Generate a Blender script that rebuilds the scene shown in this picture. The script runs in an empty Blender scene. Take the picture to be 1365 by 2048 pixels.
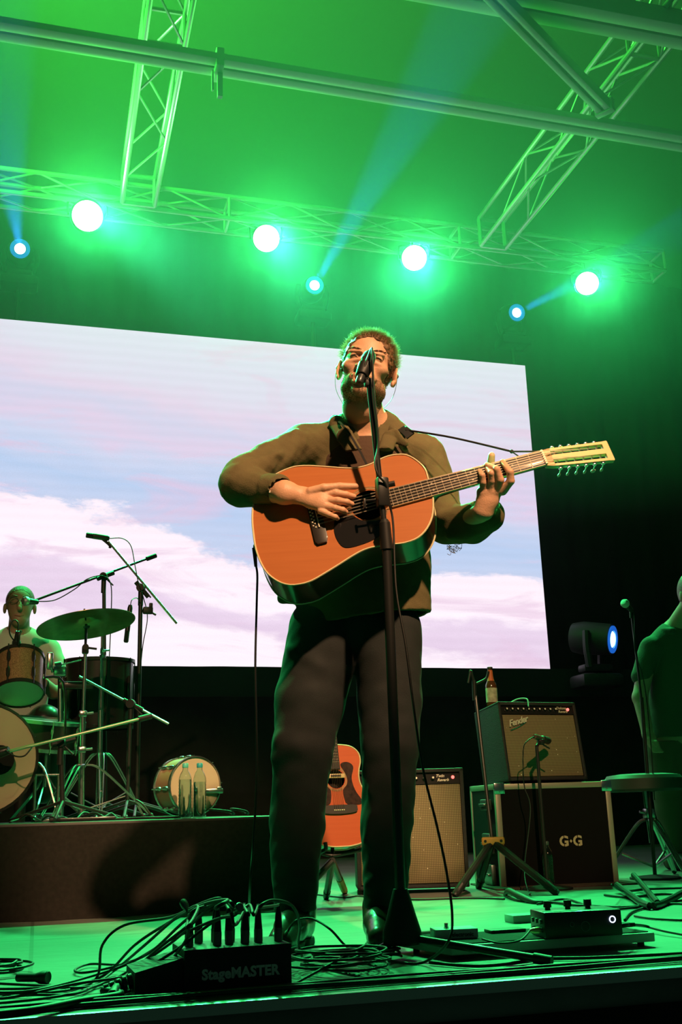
import bpy, bmesh, math, random
import numpy as np
from mathutils import Vector, Matrix, Euler
random.seed(7)
C = bpy.context.scene.collection
scene = bpy.context.scene

# ---------------------------------------------------------------- camera
F_PX = 2112.0
CAM_POS = np.array([0.0, 0.0, 0.36])
RWC = np.array([[0.9635, -0.2664, -0.0285], [-0.0452, -0.2696, 0.9618], [-0.2640, -0.9254, -0.2719]])
_x = RWC[:, 0] / np.linalg.norm(RWC[:, 0]); _y = RWC[:, 1] - _x * (RWC[:, 1] @ _x); _y /= np.linalg.norm(_y)
RWC = np.stack([_x, _y, np.cross(_x, _y)], 1)
cam_data = bpy.data.cameras.new('camera'); cam = bpy.data.objects.new('camera', cam_data); C.objects.link(cam)
cam_data.sensor_fit = 'VERTICAL'; cam_data.sensor_height = 36.0; cam_data.lens = 36.0 * F_PX / 2048.0
cam_data.clip_start = 0.05; cam_data.clip_end = 200
M4 = Matrix([[float(v) for v in r] for r in RWC.T]).to_4x4(); M4.translation = Vector(CAM_POS)
cam.matrix_world = M4
scene.camera = cam

def ray(px, py): return RWC.T @ np.array([px - 682.5, -(py - 1024.0), -F_PX])
def at(px, py, Y):                       # point on the plane y = Y
    d = ray(px, py); return Vector(CAM_POS + d * (Y - CAM_POS[1]) / d[1])
def fl(px, py, z=0.0):                   # point on a level surface
    d = ray(px, py); return Vector(CAM_POS + d * (z - CAM_POS[2]) / d[2])
VH = np.array([0.3102, 0.9507, 0.0]); UH = np.array([0.9507, -0.3102, 0.0])
def S(px, py, D):                        # point at horizontal distance D in front of the singer's line
    d = ray(px, py); return Vector(CAM_POS + d * (D - VH @ CAM_POS) / (VH @ d))
U = Vector(UH); V = Vector(VH); ZUP = Vector((0, 0, 1))

# ---------------------------------------------------------------- render look, world, lights
scene.view_settings.view_transform = 'Standard'; scene.view_settings.look = 'None'
scene.view_settings.exposure = 0.0; scene.view_settings.gamma = 1.0
try: scene.view_settings.use_curve_mapping = False
except Exception: pass
cy = scene.cycles
cy.use_denoising = True
cy.max_bounces = 12; cy.diffuse_bounces = 2; cy.glossy_bounces = 3; cy.transmission_bounces = 12; cy.volume_bounces = 1
cy.transparent_max_bounces = 16; cy.sample_clamp_indirect = 3.0; cy.sample_clamp_direct = 0
cy.caustics_reflective = False; cy.caustics_refractive = False
cy.volume_step_rate = 1.0
world = bpy.data.worlds.new('world'); scene.world = world; world.use_nodes = True
world.node_tree.nodes['Background'].inputs[0].default_value = (0.010, 0.030, 0.018, 1)
world.node_tree.nodes['Background'].inputs[1].default_value = 0.85

def spot(name, pos, target, col, power, angle, blend=0.5, radius=0.05, vol=1.0):
    l = bpy.data.lights.new(name, 'SPOT'); l.color = col; l.energy = power; l.spot_size = math.radians(angle)
    l.spot_blend = blend; l.shadow_soft_size = radius; l.volume_factor = vol
    o = bpy.data.objects.new(name, l); C.objects.link(o); o.location = pos
    o.rotation_euler = (Vector(target) - Vector(pos)).to_track_quat('-Z', 'Y').to_euler()
    return o
def point(name, pos, col, power, radius=0.05, vol=1.0):
    l = bpy.data.lights.new(name, 'POINT'); l.color = col; l.energy = power; l.shadow_soft_size = radius; l.volume_factor = vol
    o = bpy.data.objects.new(name, l); C.objects.link(o); o.location = pos; return o

GREEN = (0.06, 1.0, 0.065)
TEAL = (0.04, 1.0, 0.22)
BLUE = (0.03, 0.25, 1.0)
YT = 7.5                                  # distance of the lamp truss
PARS = [at(175, 432, YT), at(533, 477, YT), at(829, 516, YT), at(1175, 567, YT)]
HEADS = [at(40, 497, 8.72), at(630, 570, 8.72), at(1035, 625, 8.72)]
BEAM_TO = [at(-30, 60, 4.6), at(925, 60, 4.2), at(1500, 395, 5.2)]
# green back light: the four lamps on the truss, turned towards the front of the stage
for i, p in enumerate(PARS):
    spot('par_light', p + Vector((0, -0.19, -0.05)), (0.9 + 0.25 * (i - 1.5), 2.6, 0.6), TEAL, 1500, 74, 0.7, 0.10, 1.0)
    spot('par_spill', p + Vector((0, -0.20, -0.05)), p + Vector((-0.3, -1.4, 0.5)), GREEN, (290, 150, 80, 50)[i], 165, 1.0, 0.1, 1.0)
# blue beams of the moving heads
for i, (p, t) in enumerate(zip(HEADS, BEAM_TO)):
    d = (t - p).normalized()
    spot('beam_light', p + d * 0.14, t, BLUE, (3200, 6000, 4200)[i], (7, 5.4, 6.5)[i], 0.15, 0.03, 1.0)
# unseen green spot added left of the picture to brighten the haze
spot('added_haze_wash', (-1.9, 6.0, 5.0), (0.6, 6.3, 6.2), GREEN, 2900, 115, 1.0, 0.3, 1.2)
# green spot added at the left rear, without a lamp body, rims the singer
spot('added_rim_light', (-1.2, 6.5, 4.3), (0.9, 3.0, 1.2), TEAL, 1000, 34, 0.6, 0.12, 0.0)
for p in PARS[:3]: spot('par_beam', p + Vector((0, -0.2, -0.06)), (0.98, 2.98, 1.66), (0.05, 1.0, 0.36), 13000, 10, 0.6, 0.1)
# warm light from the front of house: one lamp each for the singer, the amplifiers and the drums
WARM = (1.0, 0.58, 0.30)
spot('key_light', (1.5, -2.0, 5.75), (1.02, 3.0, 1.40), WARM, 3300, 14, 0.45, 0.11, 0.0)
spot('key_light', (0.2, -2.4, 4.4), (2.05, 4.65, 0.70), WARM, 1250, 11.5, 0.4, 0.06, 0.0)
spot('key_light', (-1.3, -2.4, 4.4), (0.2, 4.9, 1.0), WARM, 900, 17, 0.6, 0.06, 0.0)
# ---------------------------------------------------------------- helpers: materials
MATS = {}
def mat(name, col, rough=0.6, metal=0.0, noise=0.0, nscale=20.0, bump=0.0, bscale=60.0, coat=0.0, emis=None, estr=0.0, sheen=0.0, trans=0.0, ior=1.45, spec=0.5, detail=3.0):
    if name in MATS: return MATS[name]
    m = bpy.data.materials.new(name); m.use_nodes = True; nt = m.node_tree; b = nt.nodes['Principled BSDF']
    b.inputs['Base Color'].default_value = (*col, 1); b.inputs['Roughness'].default_value = rough; b.inputs['Metallic'].default_value = metal
    b.inputs['Coat Weight'].default_value = coat; b.inputs['Coat Roughness'].default_value = 0.12
    b.inputs['Sheen Weight'].default_value = sheen; b.inputs['Transmission Weight'].default_value = trans; b.inputs['IOR'].default_value = ior
    b.inputs['Specular IOR Level'].default_value = spec
    if emis: b.inputs['Emission Color'].default_value = (*emis, 1); b.inputs['Emission Strength'].default_value = estr
    if noise or bump: tc = nt.nodes.new('ShaderNodeTexCoord')
    if noise:
        n = nt.nodes.new('ShaderNodeTexNoise'); n.inputs['Scale'].default_value = nscale; n.inputs['Detail'].default_value = detail
        r = nt.nodes.new('ShaderNodeMapRange'); r.inputs[1].default_value = 0.3; r.inputs[2].default_value = 0.7
        r.inputs[3].default_value = 1 - noise; r.inputs[4].default_value = 1 + noise
        x = nt.nodes.new('ShaderNodeVectorMath'); x.operation = 'SCALE'; x.inputs[0].default_value = col
        nt.links.new(tc.outputs['Object'], n.inputs['Vector']); nt.links.new(n.outputs['Fac'], r.inputs[0]); nt.links.new(r.outputs[0], x.inputs['Scale'])
        nt.links.new(x.outputs[0], b.inputs['Base Color'])
    if bump:
        n = nt.nodes.new('ShaderNodeTexNoise'); n.inputs['Scale'].default_value = bscale; n.inputs['Detail'].default_value = 4
        u = nt.nodes.new('ShaderNodeBump'); u.inputs['Strength'].default_value = bump; u.inputs['Distance'].default_value = 0.01
        nt.links.new(tc.outputs['Object'], n.inputs['Vector']); nt.links.new(n.outputs['Fac'], u.inputs['Height']); nt.links.new(u.outputs[0], b.inputs['Normal'])
    MATS[name] = m
    return m

# ---------------------------------------------------------------- helpers: meshes
def basis(d):
    d = Vector(d).normalized(); a = Vector((0, 0, 1)) if abs(d.z) < 0.9 else Vector((1, 0, 0))
    x = a.cross(d).normalized(); return x, d.cross(x).normalized(), d
def frame(o, x, y, z):
    m = Matrix((Vector(x), Vector(y), Vector(z))).transposed().to_4x4(); m.translation = Vector(o); return m
def rotz(o, deg):
    m = Matrix.Rotation(math.radians(deg), 4, 'Z'); m.translation = Vector(o); return m
class MB:
    def __init__(s, T=None): s.v = []; s.f = []; s.T = T
    def put(s, vs, fs):
        n = len(s.v)
        s.v += [tuple(s.T @ Vector(v)) if s.T else tuple(v) for v in vs]
        s.f += [tuple(i + n for i in f) for f in fs]; return s
    def box(s, c, d, R=None, bev=0.0, seg=2):
        bm = bmesh.new(); bmesh.ops.create_cube(bm, size=1.0)
        for v in bm.verts: v.co = Vector((v.co.x * d[0], v.co.y * d[1], v.co.z * d[2]))
        if bev: bmesh.ops.bevel(bm, geom=list(bm.edges), offset=bev, segments=seg, profile=0.5, affect='EDGES')
        bm.verts.ensure_lookup_table(); R = R or Matrix.Identity(3); c = Vector(c)
        s.put([R.to_3x3() @ v.co + c for v in bm.verts], [[v.index for v in f.verts] for f in bm.faces]); bm.free(); return s
    def cyl(s, a, b, r0, r1=None, n=16, caps=True):
        r1 = r0 if r1 is None else r1; a = Vector(a); b = Vector(b); x, y, d = basis(b - a); vs = []
        for c, r in ((a, r0), (b, r1)):
            for i in range(n):
                t = 2 * math.pi * i / n; vs.append(c + x * math.cos(t) * r + y * math.sin(t) * r)
        fs = [[i, (i + 1) % n, n + (i + 1) % n, n + i] for i in range(n)]
        if caps: fs += [list(range(n))[::-1], list(range(n, 2 * n))]
        return s.put(vs, fs)
    def lathe(s, o, axis, prof, n=24, sx=1.0, caps=True):          # prof: (radius, height) list
        o = Vector(o); x, y, d = basis(axis); vs = []; fs = []
        for r, h in prof:
            for i in range(n):
                t = 2 * math.pi * i / n; vs.append(o + d * h + x * math.cos(t) * r * sx + y * math.sin(t) * r)
        for k in range(len(prof) - 1):
            for i in range(n): fs.append([k * n + i, k * n + (i + 1) % n, (k + 1) * n + (i + 1) % n, (k + 1) * n + i])
        caps = caps and (abs(prof[0][0] - prof[-1][0]) + abs(prof[0][1] - prof[-1][1]) > 1e-6)
        if caps and prof[0][0] > 1e-5: fs.append(list(range(n))[::-1])
        if caps and prof[-1][0] > 1e-5: fs.append([(len(prof) - 1) * n + i for i in range(n)])
        return s.put(vs, fs)
    def tube(s, pts, r, n=8, smooth=6, caps=True):
        pts = [Vector(p) for p in pts]; rs = list(r) if hasattr(r, '__len__') else [r] * len(pts)
        if smooth and len(pts) > 2:
            q = []; qr = []
            for i in range(len(pts) - 1):
                p0 = pts[max(i - 1, 0)]; p1 = pts[i]; p2 = pts[i + 1]; p3 = pts[min(i + 2, len(pts) - 1)]
                for k in range(smooth):
                    t = k / smooth
                    q.append(0.5 * ((2 * p1) + (p2 - p0) * t + (2 * p0 - 5 * p1 + 4 * p2 - p3) * t * t + (3 * p1 - p0 - 3 * p2 + p3) * t ** 3))
                    qr.append(rs[i] + (rs[i + 1] - rs[i]) * t)
            q.append(pts[-1]); qr.append(rs[-1]); pts = q; rs = qr
        m = len(pts); d = (pts[1] - pts[0]).normalized(); x, y, _ = basis(d); vs = []
        for i, p in enumerate(pts):
            dn = (pts[min(i + 1, m - 1)] - pts[max(i - 1, 0)])
            dn = dn.normalized() if dn.length > 1e-9 else d
            x = (x - dn * x.dot(dn)); x = x.normalized() if x.length > 1e-6 else basis(dn)[0]
            y = dn.cross(x).normalized(); d = dn
            for k in range(n):
                t = 2 * math.pi * k / n; vs.append(p + x * math.cos(t) * rs[i] + y * math.sin(t) * rs[i])
        fs = [[i * n + k, i * n + (k + 1) % n, (i + 1) * n + (k + 1) % n, (i + 1) * n + k] for i in range(m - 1) for k in range(n)]
        if caps: fs += [list(range(n))[::-1], [(m - 1) * n + k for k in range(n)]]
        return s.put(vs, fs)
    def prism(s, poly, z0, z1, T=None, bev=0.0):       # polygon in xy, extruded z0..z1
        bm = bmesh.new(); vs = [bm.verts.new((p[0], p[1], z0)) for p in poly]; f = bm.faces.new(vs)
        g = bmesh.ops.extrude_face_region(bm, geom=[f]); bmesh.ops.translate(bm, vec=(0, 0, z1 - z0), verts=[e for e in g['geom'] if isinstance(e, bmesh.types.BMVert)])
        bmesh.ops.recalc_face_normals(bm, faces=bm.faces[:])
        if bev:
            es = [e for e in bm.edges if abs(e.verts[0].co.z - e.verts[1].co.z) < 1e-6]
            bmesh.ops.bevel(bm, geom=es, offset=bev, segments=2, profile=0.5, affect='EDGES')
        bm.verts.ensure_lookup_table()
        for i, v in enumerate(bm.verts): v.index = i
        s.put([(T @ v.co) if T else v.co for v in bm.verts], [[v.index for v in f.verts] for f in bm.faces]); bm.free(); return s
    def sph(s, c, r, n=12, m=8):
        r = r if hasattr(r, '__len__') else (r, r, r); c = Vector(c); vs = []; fs = []
        for j in range(m + 1):
            a = math.pi * j / m
            for i in range(n):
                t = 2 * math.pi * i / n; vs.append(c + Vector((r[0] * math.sin(a) * math.cos(t), r[1] * math.sin(a) * math.sin(t), r[2] * math.cos(a))))
        for j in range(m):
            for i in range(n): fs.append([j * n + i, (j + 1) * n + i, (j + 1) * n + (i + 1) % n, j * n + (i + 1) % n])
        return s.put(vs, fs)
    def text(s, txt, T, h, depth=0.001, bold=0.0, italic=0.0, spacing=1.0, align='LEFT'):
        cu = bpy.data.curves.new('t', 'FONT'); cu.body = txt; cu.size = h; cu.extrude = depth; cu.offset = bold; cu.shear = italic
        cu.space_character = spacing; cu.align_x = align; cu.resolution_u = 3
        o = bpy.data.objects.new('t', cu); C.objects.link(o); dg = bpy.context.evaluated_depsgraph_get()
        me = bpy.data.meshes.new_from_object(o.evaluated_get(dg))
        s.put([T @ v.co for v in me.vertices], [list(p.vertices) for p in me.polygons])
        bpy.data.objects.remove(o); bpy.data.curves.remove(cu); bpy.data.meshes.remove(me); return s
    def build(s, name, m, parent=None, sharp=35, smooth=True, label=None):
        me = bpy.data.meshes.new(name)
        off = wloc(parent) if parent else Vector((0, 0, 0))
        me.from_pydata([(v[0] - off.x, v[1] - off.y, v[2] - off.z) for v in s.v], [], s.f)
        ms = m if isinstance(m, (list, tuple)) else [m]
        for k in ms: me.materials.append(k)
        bm = bmesh.new(); bm.from_mesh(me); bmesh.ops.remove_doubles(bm, verts=bm.verts, dist=1e-6)
        bmesh.ops.recalc_face_normals(bm, faces=bm.faces)
        if smooth:
            for f in bm.faces: f.smooth = True
            a = math.radians(sharp)
            for e in bm.edges:
                if len(e.link_faces) != 2 or e.calc_face_angle(0) > a: e.smooth = False
        bm.to_mesh(me); bm.free()
        o = bpy.data.objects.new(name, me); C.objects.link(o)
        if parent: o.parent = parent
        if label: o['label'] = label
        return o
def wloc(o):
    v = Vector((0, 0, 0))
    while o: v += o.location; o = o.parent
    return v
def tag(o, label, cat, group=None, kind=None):
    o['label'] = label; o['category'] = cat
    if group: o['group'] = group
    if kind: o['kind'] = kind
    return o
def thing(name, label, cat, loc, group=None):
    o = bpy.data.objects.new(name, None); C.objects.link(o); o.location = loc; o.empty_display_size = 0.05
    return tag(o, label, cat, group)
def struct(name, mb, m, **k):
    o = mb.build(name, m, **k); o['kind'] = 'structure'; return o
def kids(o): return [c for c in bpy.data.objects if c.parent == o]
def copy_tree(o, parent=None):
    c = o.copy(); C.objects.link(c); c.parent = parent
    for k in kids(o): copy_tree(k, c)
    return c

# ---------------------------------------------------------------- helpers: solid modelling for organic shapes
import openvdb
class SDF:
    def __init__(s, lo, hi, vox):
        s.lo = np.array(lo, float); s.vox = vox; s.n = np.ceil((np.array(hi) - s.lo) / vox).astype(int) + 1
        s.f = np.full(s.n, 0.05, np.float32); s.ax = [s.lo[i] + vox * np.arange(s.n[i]) for i in range(3)]
    def _sl(s, lo, hi):
        a = np.clip(np.floor((np.array(lo) - s.lo) / s.vox).astype(int), 0, s.n); b = np.clip(np.ceil((np.array(hi) - s.lo) / s.vox).astype(int) + 1, 0, s.n)
        sl = tuple(slice(a[i], b[i]) for i in range(3))
        return sl, np.meshgrid(*[s.ax[i][sl[i]] for i in range(3)], indexing='ij')
    def _mix(s, sl, d, k, op):
        f = s.f[sl]
        if f.size == 0: return s
        if op == 'cut': d = -d; f2 = f; h = np.clip(0.5 - 0.5 * (f2 - d) / k, 0, 1) if k else None
        if op == 'add':
            if k: h = np.clip(0.5 + 0.5 * (d - f) / k, 0, 1); r = d * (1 - h) + f * h - k * h * (1 - h)
            else: r = np.minimum(f, d)
        else:
            if k: h = np.clip(0.5 - 0.5 * (d - f) / k, 0, 1); r = d * (1 - h) + f * h + k * h * (1 - h)
            else: r = np.maximum(f, d)
        s.f[sl] = r.astype(np.float32); return s
    def cone(s, a, b, ra, rb, k=0.01, flat=None, fs=1.0, op='add'):      # flat: direction squashed by fs
        a = np.array(a, float); b = np.array(b, float); R = max(ra, rb) * max(1, fs) + k + 3 * s.vox
        sl, (X, Y, Z) = s._sl(np.minimum(a, b) - R, np.maximum(a, b) + R)
        d = b - a; L = d @ d + 1e-12; px, py, pz = X - a[0], Y - a[1], Z - a[2]
        t = np.clip((px * d[0] + py * d[1] + pz * d[2]) / L, 0, 1); qx, qy, qz = px - t * d[0], py - t * d[1], pz - t * d[2]
        if flat is not None:
            n = np.array(flat, float); n /= np.linalg.norm(n); w = qx * n[0] + qy * n[1] + qz * n[2]; g = (1 / fs - 1) * w
            qx, qy, qz = qx + g * n[0], qy + g * n[1], qz + g * n[2]
        return s._mix(sl, np.sqrt(qx * qx + qy * qy + qz * qz) - (ra + (rb - ra) * t), k, op)
    def chain(s, pts, rs, k=0.01, flat=None, fs=1.0, op='add'):
        for i in range(len(pts) - 1): s.cone(pts[i], pts[i + 1], rs[i], rs[i + 1], k, flat, fs, op)
        return s
    def ell(s, c, r, k=0.01, R=None, op='add'):                          # R: rows = local axes
        c = np.array(c, float); r = np.array(r, float) if hasattr(r, '__len__') else np.array([r] * 3, float); m = r.max() + k + 3 * s.vox
        sl, (X, Y, Z) = s._sl(c - m, c + m); p = [X - c[0], Y - c[1], Z - c[2]]
        if R is not None: R = np.array(R); p = [R[i, 0] * p[0] + R[i, 1] * p[1] + R[i, 2] * p[2] for i in range(3)]
        k0 = np.sqrt(sum((p[i] / r[i]) ** 2 for i in range(3))); k1 = np.sqrt(sum((p[i] / r[i] ** 2) ** 2 for i in range(3))) + 1e-9
        return s._mix(sl, k0 * (k0 - 1) / k1, k, op)
    def fold(s, a, b, sig, A):                                           # soft ridge (A > 0) or crease (A < 0) along a line
        a = np.array(a, float); b = np.array(b, float); R = 3 * sig
        sl, (X, Y, Z) = s._sl(np.minimum(a, b) - R, np.maximum(a, b) + R); d = b - a
        t = np.clip(((X - a[0]) * d[0] + (Y - a[1]) * d[1] + (Z - a[2]) * d[2]) / (d @ d + 1e-12), 0, 1)
        q = (X - a[0] - t * d[0]) ** 2 + (Y - a[1] - t * d[1]) ** 2 + (Z - a[2] - t * d[2]) ** 2
        s.f[sl] = s.f[sl] - (A * np.exp(-q / (2 * sig * sig)) * (1 - 0.6 * t)).astype(np.float32); return s
    def plane(s, p, n, k=0.0):                                           # remove everything on the side n points to
        n = np.array(n, float); n /= np.linalg.norm(n); p = np.array(p, float)
        sl, (X, Y, Z) = s._sl(s.lo, s.lo + s.n * s.vox)
        return s._mix(sl, -((X - p[0]) * n[0] + (Y - p[1]) * n[1] + (Z - p[2]) * n[2]), k, 'cut')
    def field(s, fn):
        X, Y, Z = np.meshgrid(*s.ax, indexing='ij'); s.f = (s.f + fn(X, Y, Z)).astype(np.float32); return s
    def mesh(s, T=None):
        g = openvdb.FloatGrid(); g.copyFromArray(np.clip(s.f, -0.03, 0.03) * 1.0)
        P, Q = g.convertToQuads(isovalue=0.0)
        P = P * s.vox + s.lo
        if T is not None: P = (np.array(T)[:3, :3] @ P.T).T + np.array(T)[:3, 3]
        b = MB(); b.v = [tuple(p) for p in P.tolist()]; b.f = [tuple(q[::-1]) for q in Q.tolist()]; return b
def wob(X, Y, Z, sc, seed=0):
    r = np.random.RandomState(seed); o = 0
    for i in range(6):
        k = r.normal(size=3); k = k / np.linalg.norm(k) * sc * (0.6 + 0.9 * r.rand()); o = o + np.sin(k[0] * X + k[1] * Y + k[2] * Z + r.rand() * 6.28)
    return o / 4.0
def mjoin(*bs):
    o = MB()
    for b in bs:
        n = len(o.v); o.v += b.v; o.f += [tuple(i + n for i in f) for f in b.f]
    return o
# ================================================================ the setting
def nodes(m): return m.node_tree, m.node_tree.nodes['Principled BSDF']
def make_floor_mat():
    m = mat('stage_deck', (0.155, 0.16, 0.15), 0.5, noise=0.22, nscale=1.6, bump=0.12, bscale=35)
    nt, b = nodes(m); tc = nt.nodes.new('ShaderNodeTexCoord'); br = nt.nodes.new('ShaderNodeTexBrick')
    br.inputs['Scale'].default_value = 1.0; br.offset = 0.0; br.inputs['Brick Width'].default_value = 2.44; br.inputs['Row Height'].default_value = 1.22
    br.inputs['Mortar Size'].default_value = 0.006; br.inputs['Color1'].default_value = (1, 1, 1, 1); br.inputs['Color2'].default_value = (0.93, 0.93, 0.93, 1); br.inputs['Mortar'].default_value = (0.55, 0.55, 0.55, 1)
    sc = nt.nodes.new('ShaderNodeTexNoise'); sc.inputs['Scale'].default_value = 9; sc.inputs['Detail'].default_value = 8; sc.inputs['Roughness'].default_value = 0.75
    mp = nt.nodes.new('ShaderNodeMapping'); mp.inputs['Scale'].default_value = (0.5, 3.0, 1)
    rp = nt.nodes.new('ShaderNodeMapRange'); rp.inputs[1].default_value = 0.35; rp.inputs[2].default_value = 0.62; rp.inputs[3].default_value = 0.78; rp.inputs[4].default_value = 1.08
    old = b.inputs['Base Color'].links[0].from_socket
    m1 = nt.nodes.new('ShaderNodeMix'); m1.data_type = 'RGBA'; m1.blend_type = 'MULTIPLY'; m1.inputs[0].default_value = 1
    m2 = nt.nodes.new('ShaderNodeVectorMath'); m2.operation = 'SCALE'
    L = nt.links.new; L(tc.outputs['Object'], br.inputs['Vector']); L(tc.outputs['Object'], mp.inputs['Vector']); L(mp.outputs[0], sc.inputs['Vector'])
    L(sc.outputs['Fac'], rp.inputs[0]); L(old, m1.inputs[6]); L(br.outputs['Color'], m1.inputs[7]); L(m1.outputs[2], m2.inputs[0]); L(rp.outputs[0], m2.inputs['Scale']); L(m2.outputs[0], b.inputs['Base Color'])
    return m
EDGE = 2.29
BLACKCLOTH = mat('black_cloth', (0.018, 0.017, 0.016), 0.95, bump=0.5, bscale=14, noise=0.25, nscale=4)
BLACKWALL = mat('black_drape', (0.012, 0.012, 0.012), 0.95)
b = MB(); b.box((3, (EDGE + 12) / 2, -0.04), (22, 12 - EDGE, 0.08)); struct('floor', b, make_floor_mat())
b = MB(); b.box((3, EDGE - 0.012, -0.012), (22, 0.024, 0.024), bev=0.004); struct('trim_1', b, mat('edge_metal', (0.45, 0.47, 0.45), 0.32, 0.7))
b = MB(); b.box((3, EDGE + 0.01, -0.6), (22, 0.04, 1.05)); struct('wall_front', b, mat('fascia', (0.0015, 0.0015, 0.0015), 0.9))
def sheet(x0, x1, y, z0, z1, amp, step=0.04, k=1.0, th=0.012):       # hanging cloth with soft folds
    b = MB(); n = int((x1 - x0) / step); vs = []
    for i in range(n + 1):
        x = x0 + (x1 - x0) * i / n; w = amp * (math.sin(x * 11 * k) + 0.6 * math.sin(x * 23.7 * k + 1.3) + 0.4 * math.sin(x * 5.1 * k))
        vs += [(x, y + w * 0.5, z1), (x, y + w, z0), (x, y + w + th, z0), (x, y + w * 0.5 + th, z1)]
    fs = [(4 * i + j, 4 * i + (j + 1) % 4, 4 * i + 4 + (j + 1) % 4, 4 * i + 4 + j) for i in range(n) for j in range(4)]
    return b.put(vs, fs)
struct('wall_back', sheet(-8, 13, 10.6, -0.1, 7.1, 0.03), BLACKWALL)
b = MB(); b.box((10.5, 6, 3.5), (0.1, 10, 7.2)); struct('wall_right', b, BLACKWALL)
b = MB(); b.box((-6.5, 6, 3.5), (0.1, 10, 7.2)); struct('wall_left', b, BLACKWALL)
b = MB(); b.put([(-8, 2.0, 6.3), (12, 2.0, 6.3), (12, 7, 7.4), (-8, 7, 7.4), (-8, 11, 6.6), (12, 11, 6.6)], [(0, 1, 2, 3), (3, 2, 5, 4)])
b.put([(-8, 2.0, 6.33), (12, 2.0, 6.33), (12, 7, 7.43), (-8, 7, 7.43), (-8, 11, 6.63), (12, 11, 6.63)], [(3, 2, 1, 0), (4, 5, 2, 3)])
struct('ceiling', b, mat('tent_fabric', (0.10, 0.11, 0.10), 0.8))

# ---------------------------------------------------------------- tent roof beams
ALU = mat('brushed_aluminium', (0.36, 0.38, 0.37), 0.38, 0.6)
ALU_D = mat('dull_aluminium', (0.42, 0.46, 0.44), 0.6, 0.0)
def beam(name, label, a, b_, w, h, groove=True):
    t = thing(name, label, 'beam', (a + b_) / 2)
    d = (b_ - a).normalized(); side = d.cross(ZUP).normalized(); up = side.cross(d); L = (b_ - a).length
    T = frame((a + b_) / 2, d, side, up); m = MB(T)
    m.box((0, -w / 4 - 0.004, 0), (L, w / 2 - 0.008, h), bev=0.006); m.box((0, w / 4 + 0.004, 0), (L, w / 2 - 0.008, h), bev=0.006)
    m.box((0, 0, 0.004), (L, 0.02, h - 0.03))
    m.build('rail', ALU_D, t)
    return t, T, L
ZB = 4.78
pa = fl(0, 50, ZB); pb = fl(1365, 285, ZB); yb = (pa.y + pb.y) / 2
t, T, L = beam('roof_beam', 'long pale grooved roof beam crossing the whole top of the picture', Vector((-3.5, pa.y, ZB)), Vector((7.5, pb.y + (pb.y - pa.y) * 0.3, ZB)), 0.17, 0.045)
j = fl(437, 130, ZB); m = MB(); m.box((j.x, j.y, ZB), (0.05, 0.17, 0.13), bev=0.008); m.box((j.x + 0.01, j.y, ZB - 0.14), (0.03, 0.03, 0.18)); m.box((j.x - 0.035, j.y, ZB - 0.12), (0.012, 0.02, 0.14))
m.build('joint_bracket', ALU_D, t)
t, T, L = beam('roof_brace', 'slanting roof brace meeting the long beam near the right truss', fl(960, -40, ZB + 0.02), fl(1207, 212, ZB + 0.02), 0.10, 0.08)
m = MB(T); m.box((L / 2 + 0.02, 0, 0), (0.05, 0.13, 0.10), bev=0.006); m.build('end_plate', ALU_D, t)
p0 = fl(1100, 12, ZB + 0.15); p1 = fl(1365, 58, ZB + 0.15)
beam('eave_beam', 'dark eave beam cutting the top right corner above the right truss', Vector((0.5, p0.y, ZB + 0.15)), Vector((7.5, p1.y, ZB + 0.15)), 0.2, 0.12)

# ---------------------------------------------------------------- lighting trusses
def truss(label, o, d, w, h, L, step=0.5):
    """box truss: o = lower corner, d = unit direction, w across, h up"""
    side = Vector((d.y, -d.x, 0)) * -1; t = thing('lighting_truss', label, 'truss', o)
    co = {}
    for nm, s_, u_ in (('a', 0, 0), ('b', w, 0), ('c', 0, h), ('d', w, h)):
        co[nm] = o + side * s_ + ZUP * u_
        MB().cyl(co[nm], co[nm] + d * L, 0.019, n=10).build('chord', ALU, t)
    m = MB(); n = int(L / step)
    for i in range(n):
        for (p, q) in (('a', 'c'), ('b', 'd'), ('a', 'b'), ('c', 'd')):
            A = co[p] + d * (i * step); B = co[q] + d * ((i + 1) * step)
            if i % 2: A, B = co[q] + d * (i * step), co[p] + d * ((i + 1) * step)
            m.cyl(A, B, 0.009, n=6, caps=False)
        if i % 4 == 0:
            for (p, q) in (('a', 'c'), ('b', 'd'), ('a', 'b'), ('c', 'd')): m.cyl(co[p] + d * (i * step), co[q] + d * (i * step), 0.014, n=6, caps=False)
    for (p, q) in (('a', 'c'), ('b', 'd'), ('a', 'b'), ('c', 'd')): m.cyl(co[p] + d * L, co[q] + d * L, 0.02, n=6)
    m.build('lacing', ALU, t)
    return t
ZT = 0.5 * (at(0, 366, YT).z + at(1334, 555, YT).z); xe = at(1334, 555, YT).x
TRUSS = truss('horizontal truss carrying the four round green lamps', Vector((xe, YT, ZT)), Vector((-1, 0, 0)), -0.22, 0.2, 9.5)
xl = fl(364, 125, ZT).x
truss('truss running back above the left green lamps', Vector((xl, 3.6, ZT)), Vector((0, 1, 0)), 0.25, 0.25, YT - 3.65)
xr = 3.50 * (ZT - 0.36) / 4.7
truss('truss running back at the top right of the stage', Vector((xr + 0.23, 3.0, ZT)), Vector((0, 1, 0)), 0.23, 0.26, YT - 3.05)

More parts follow.
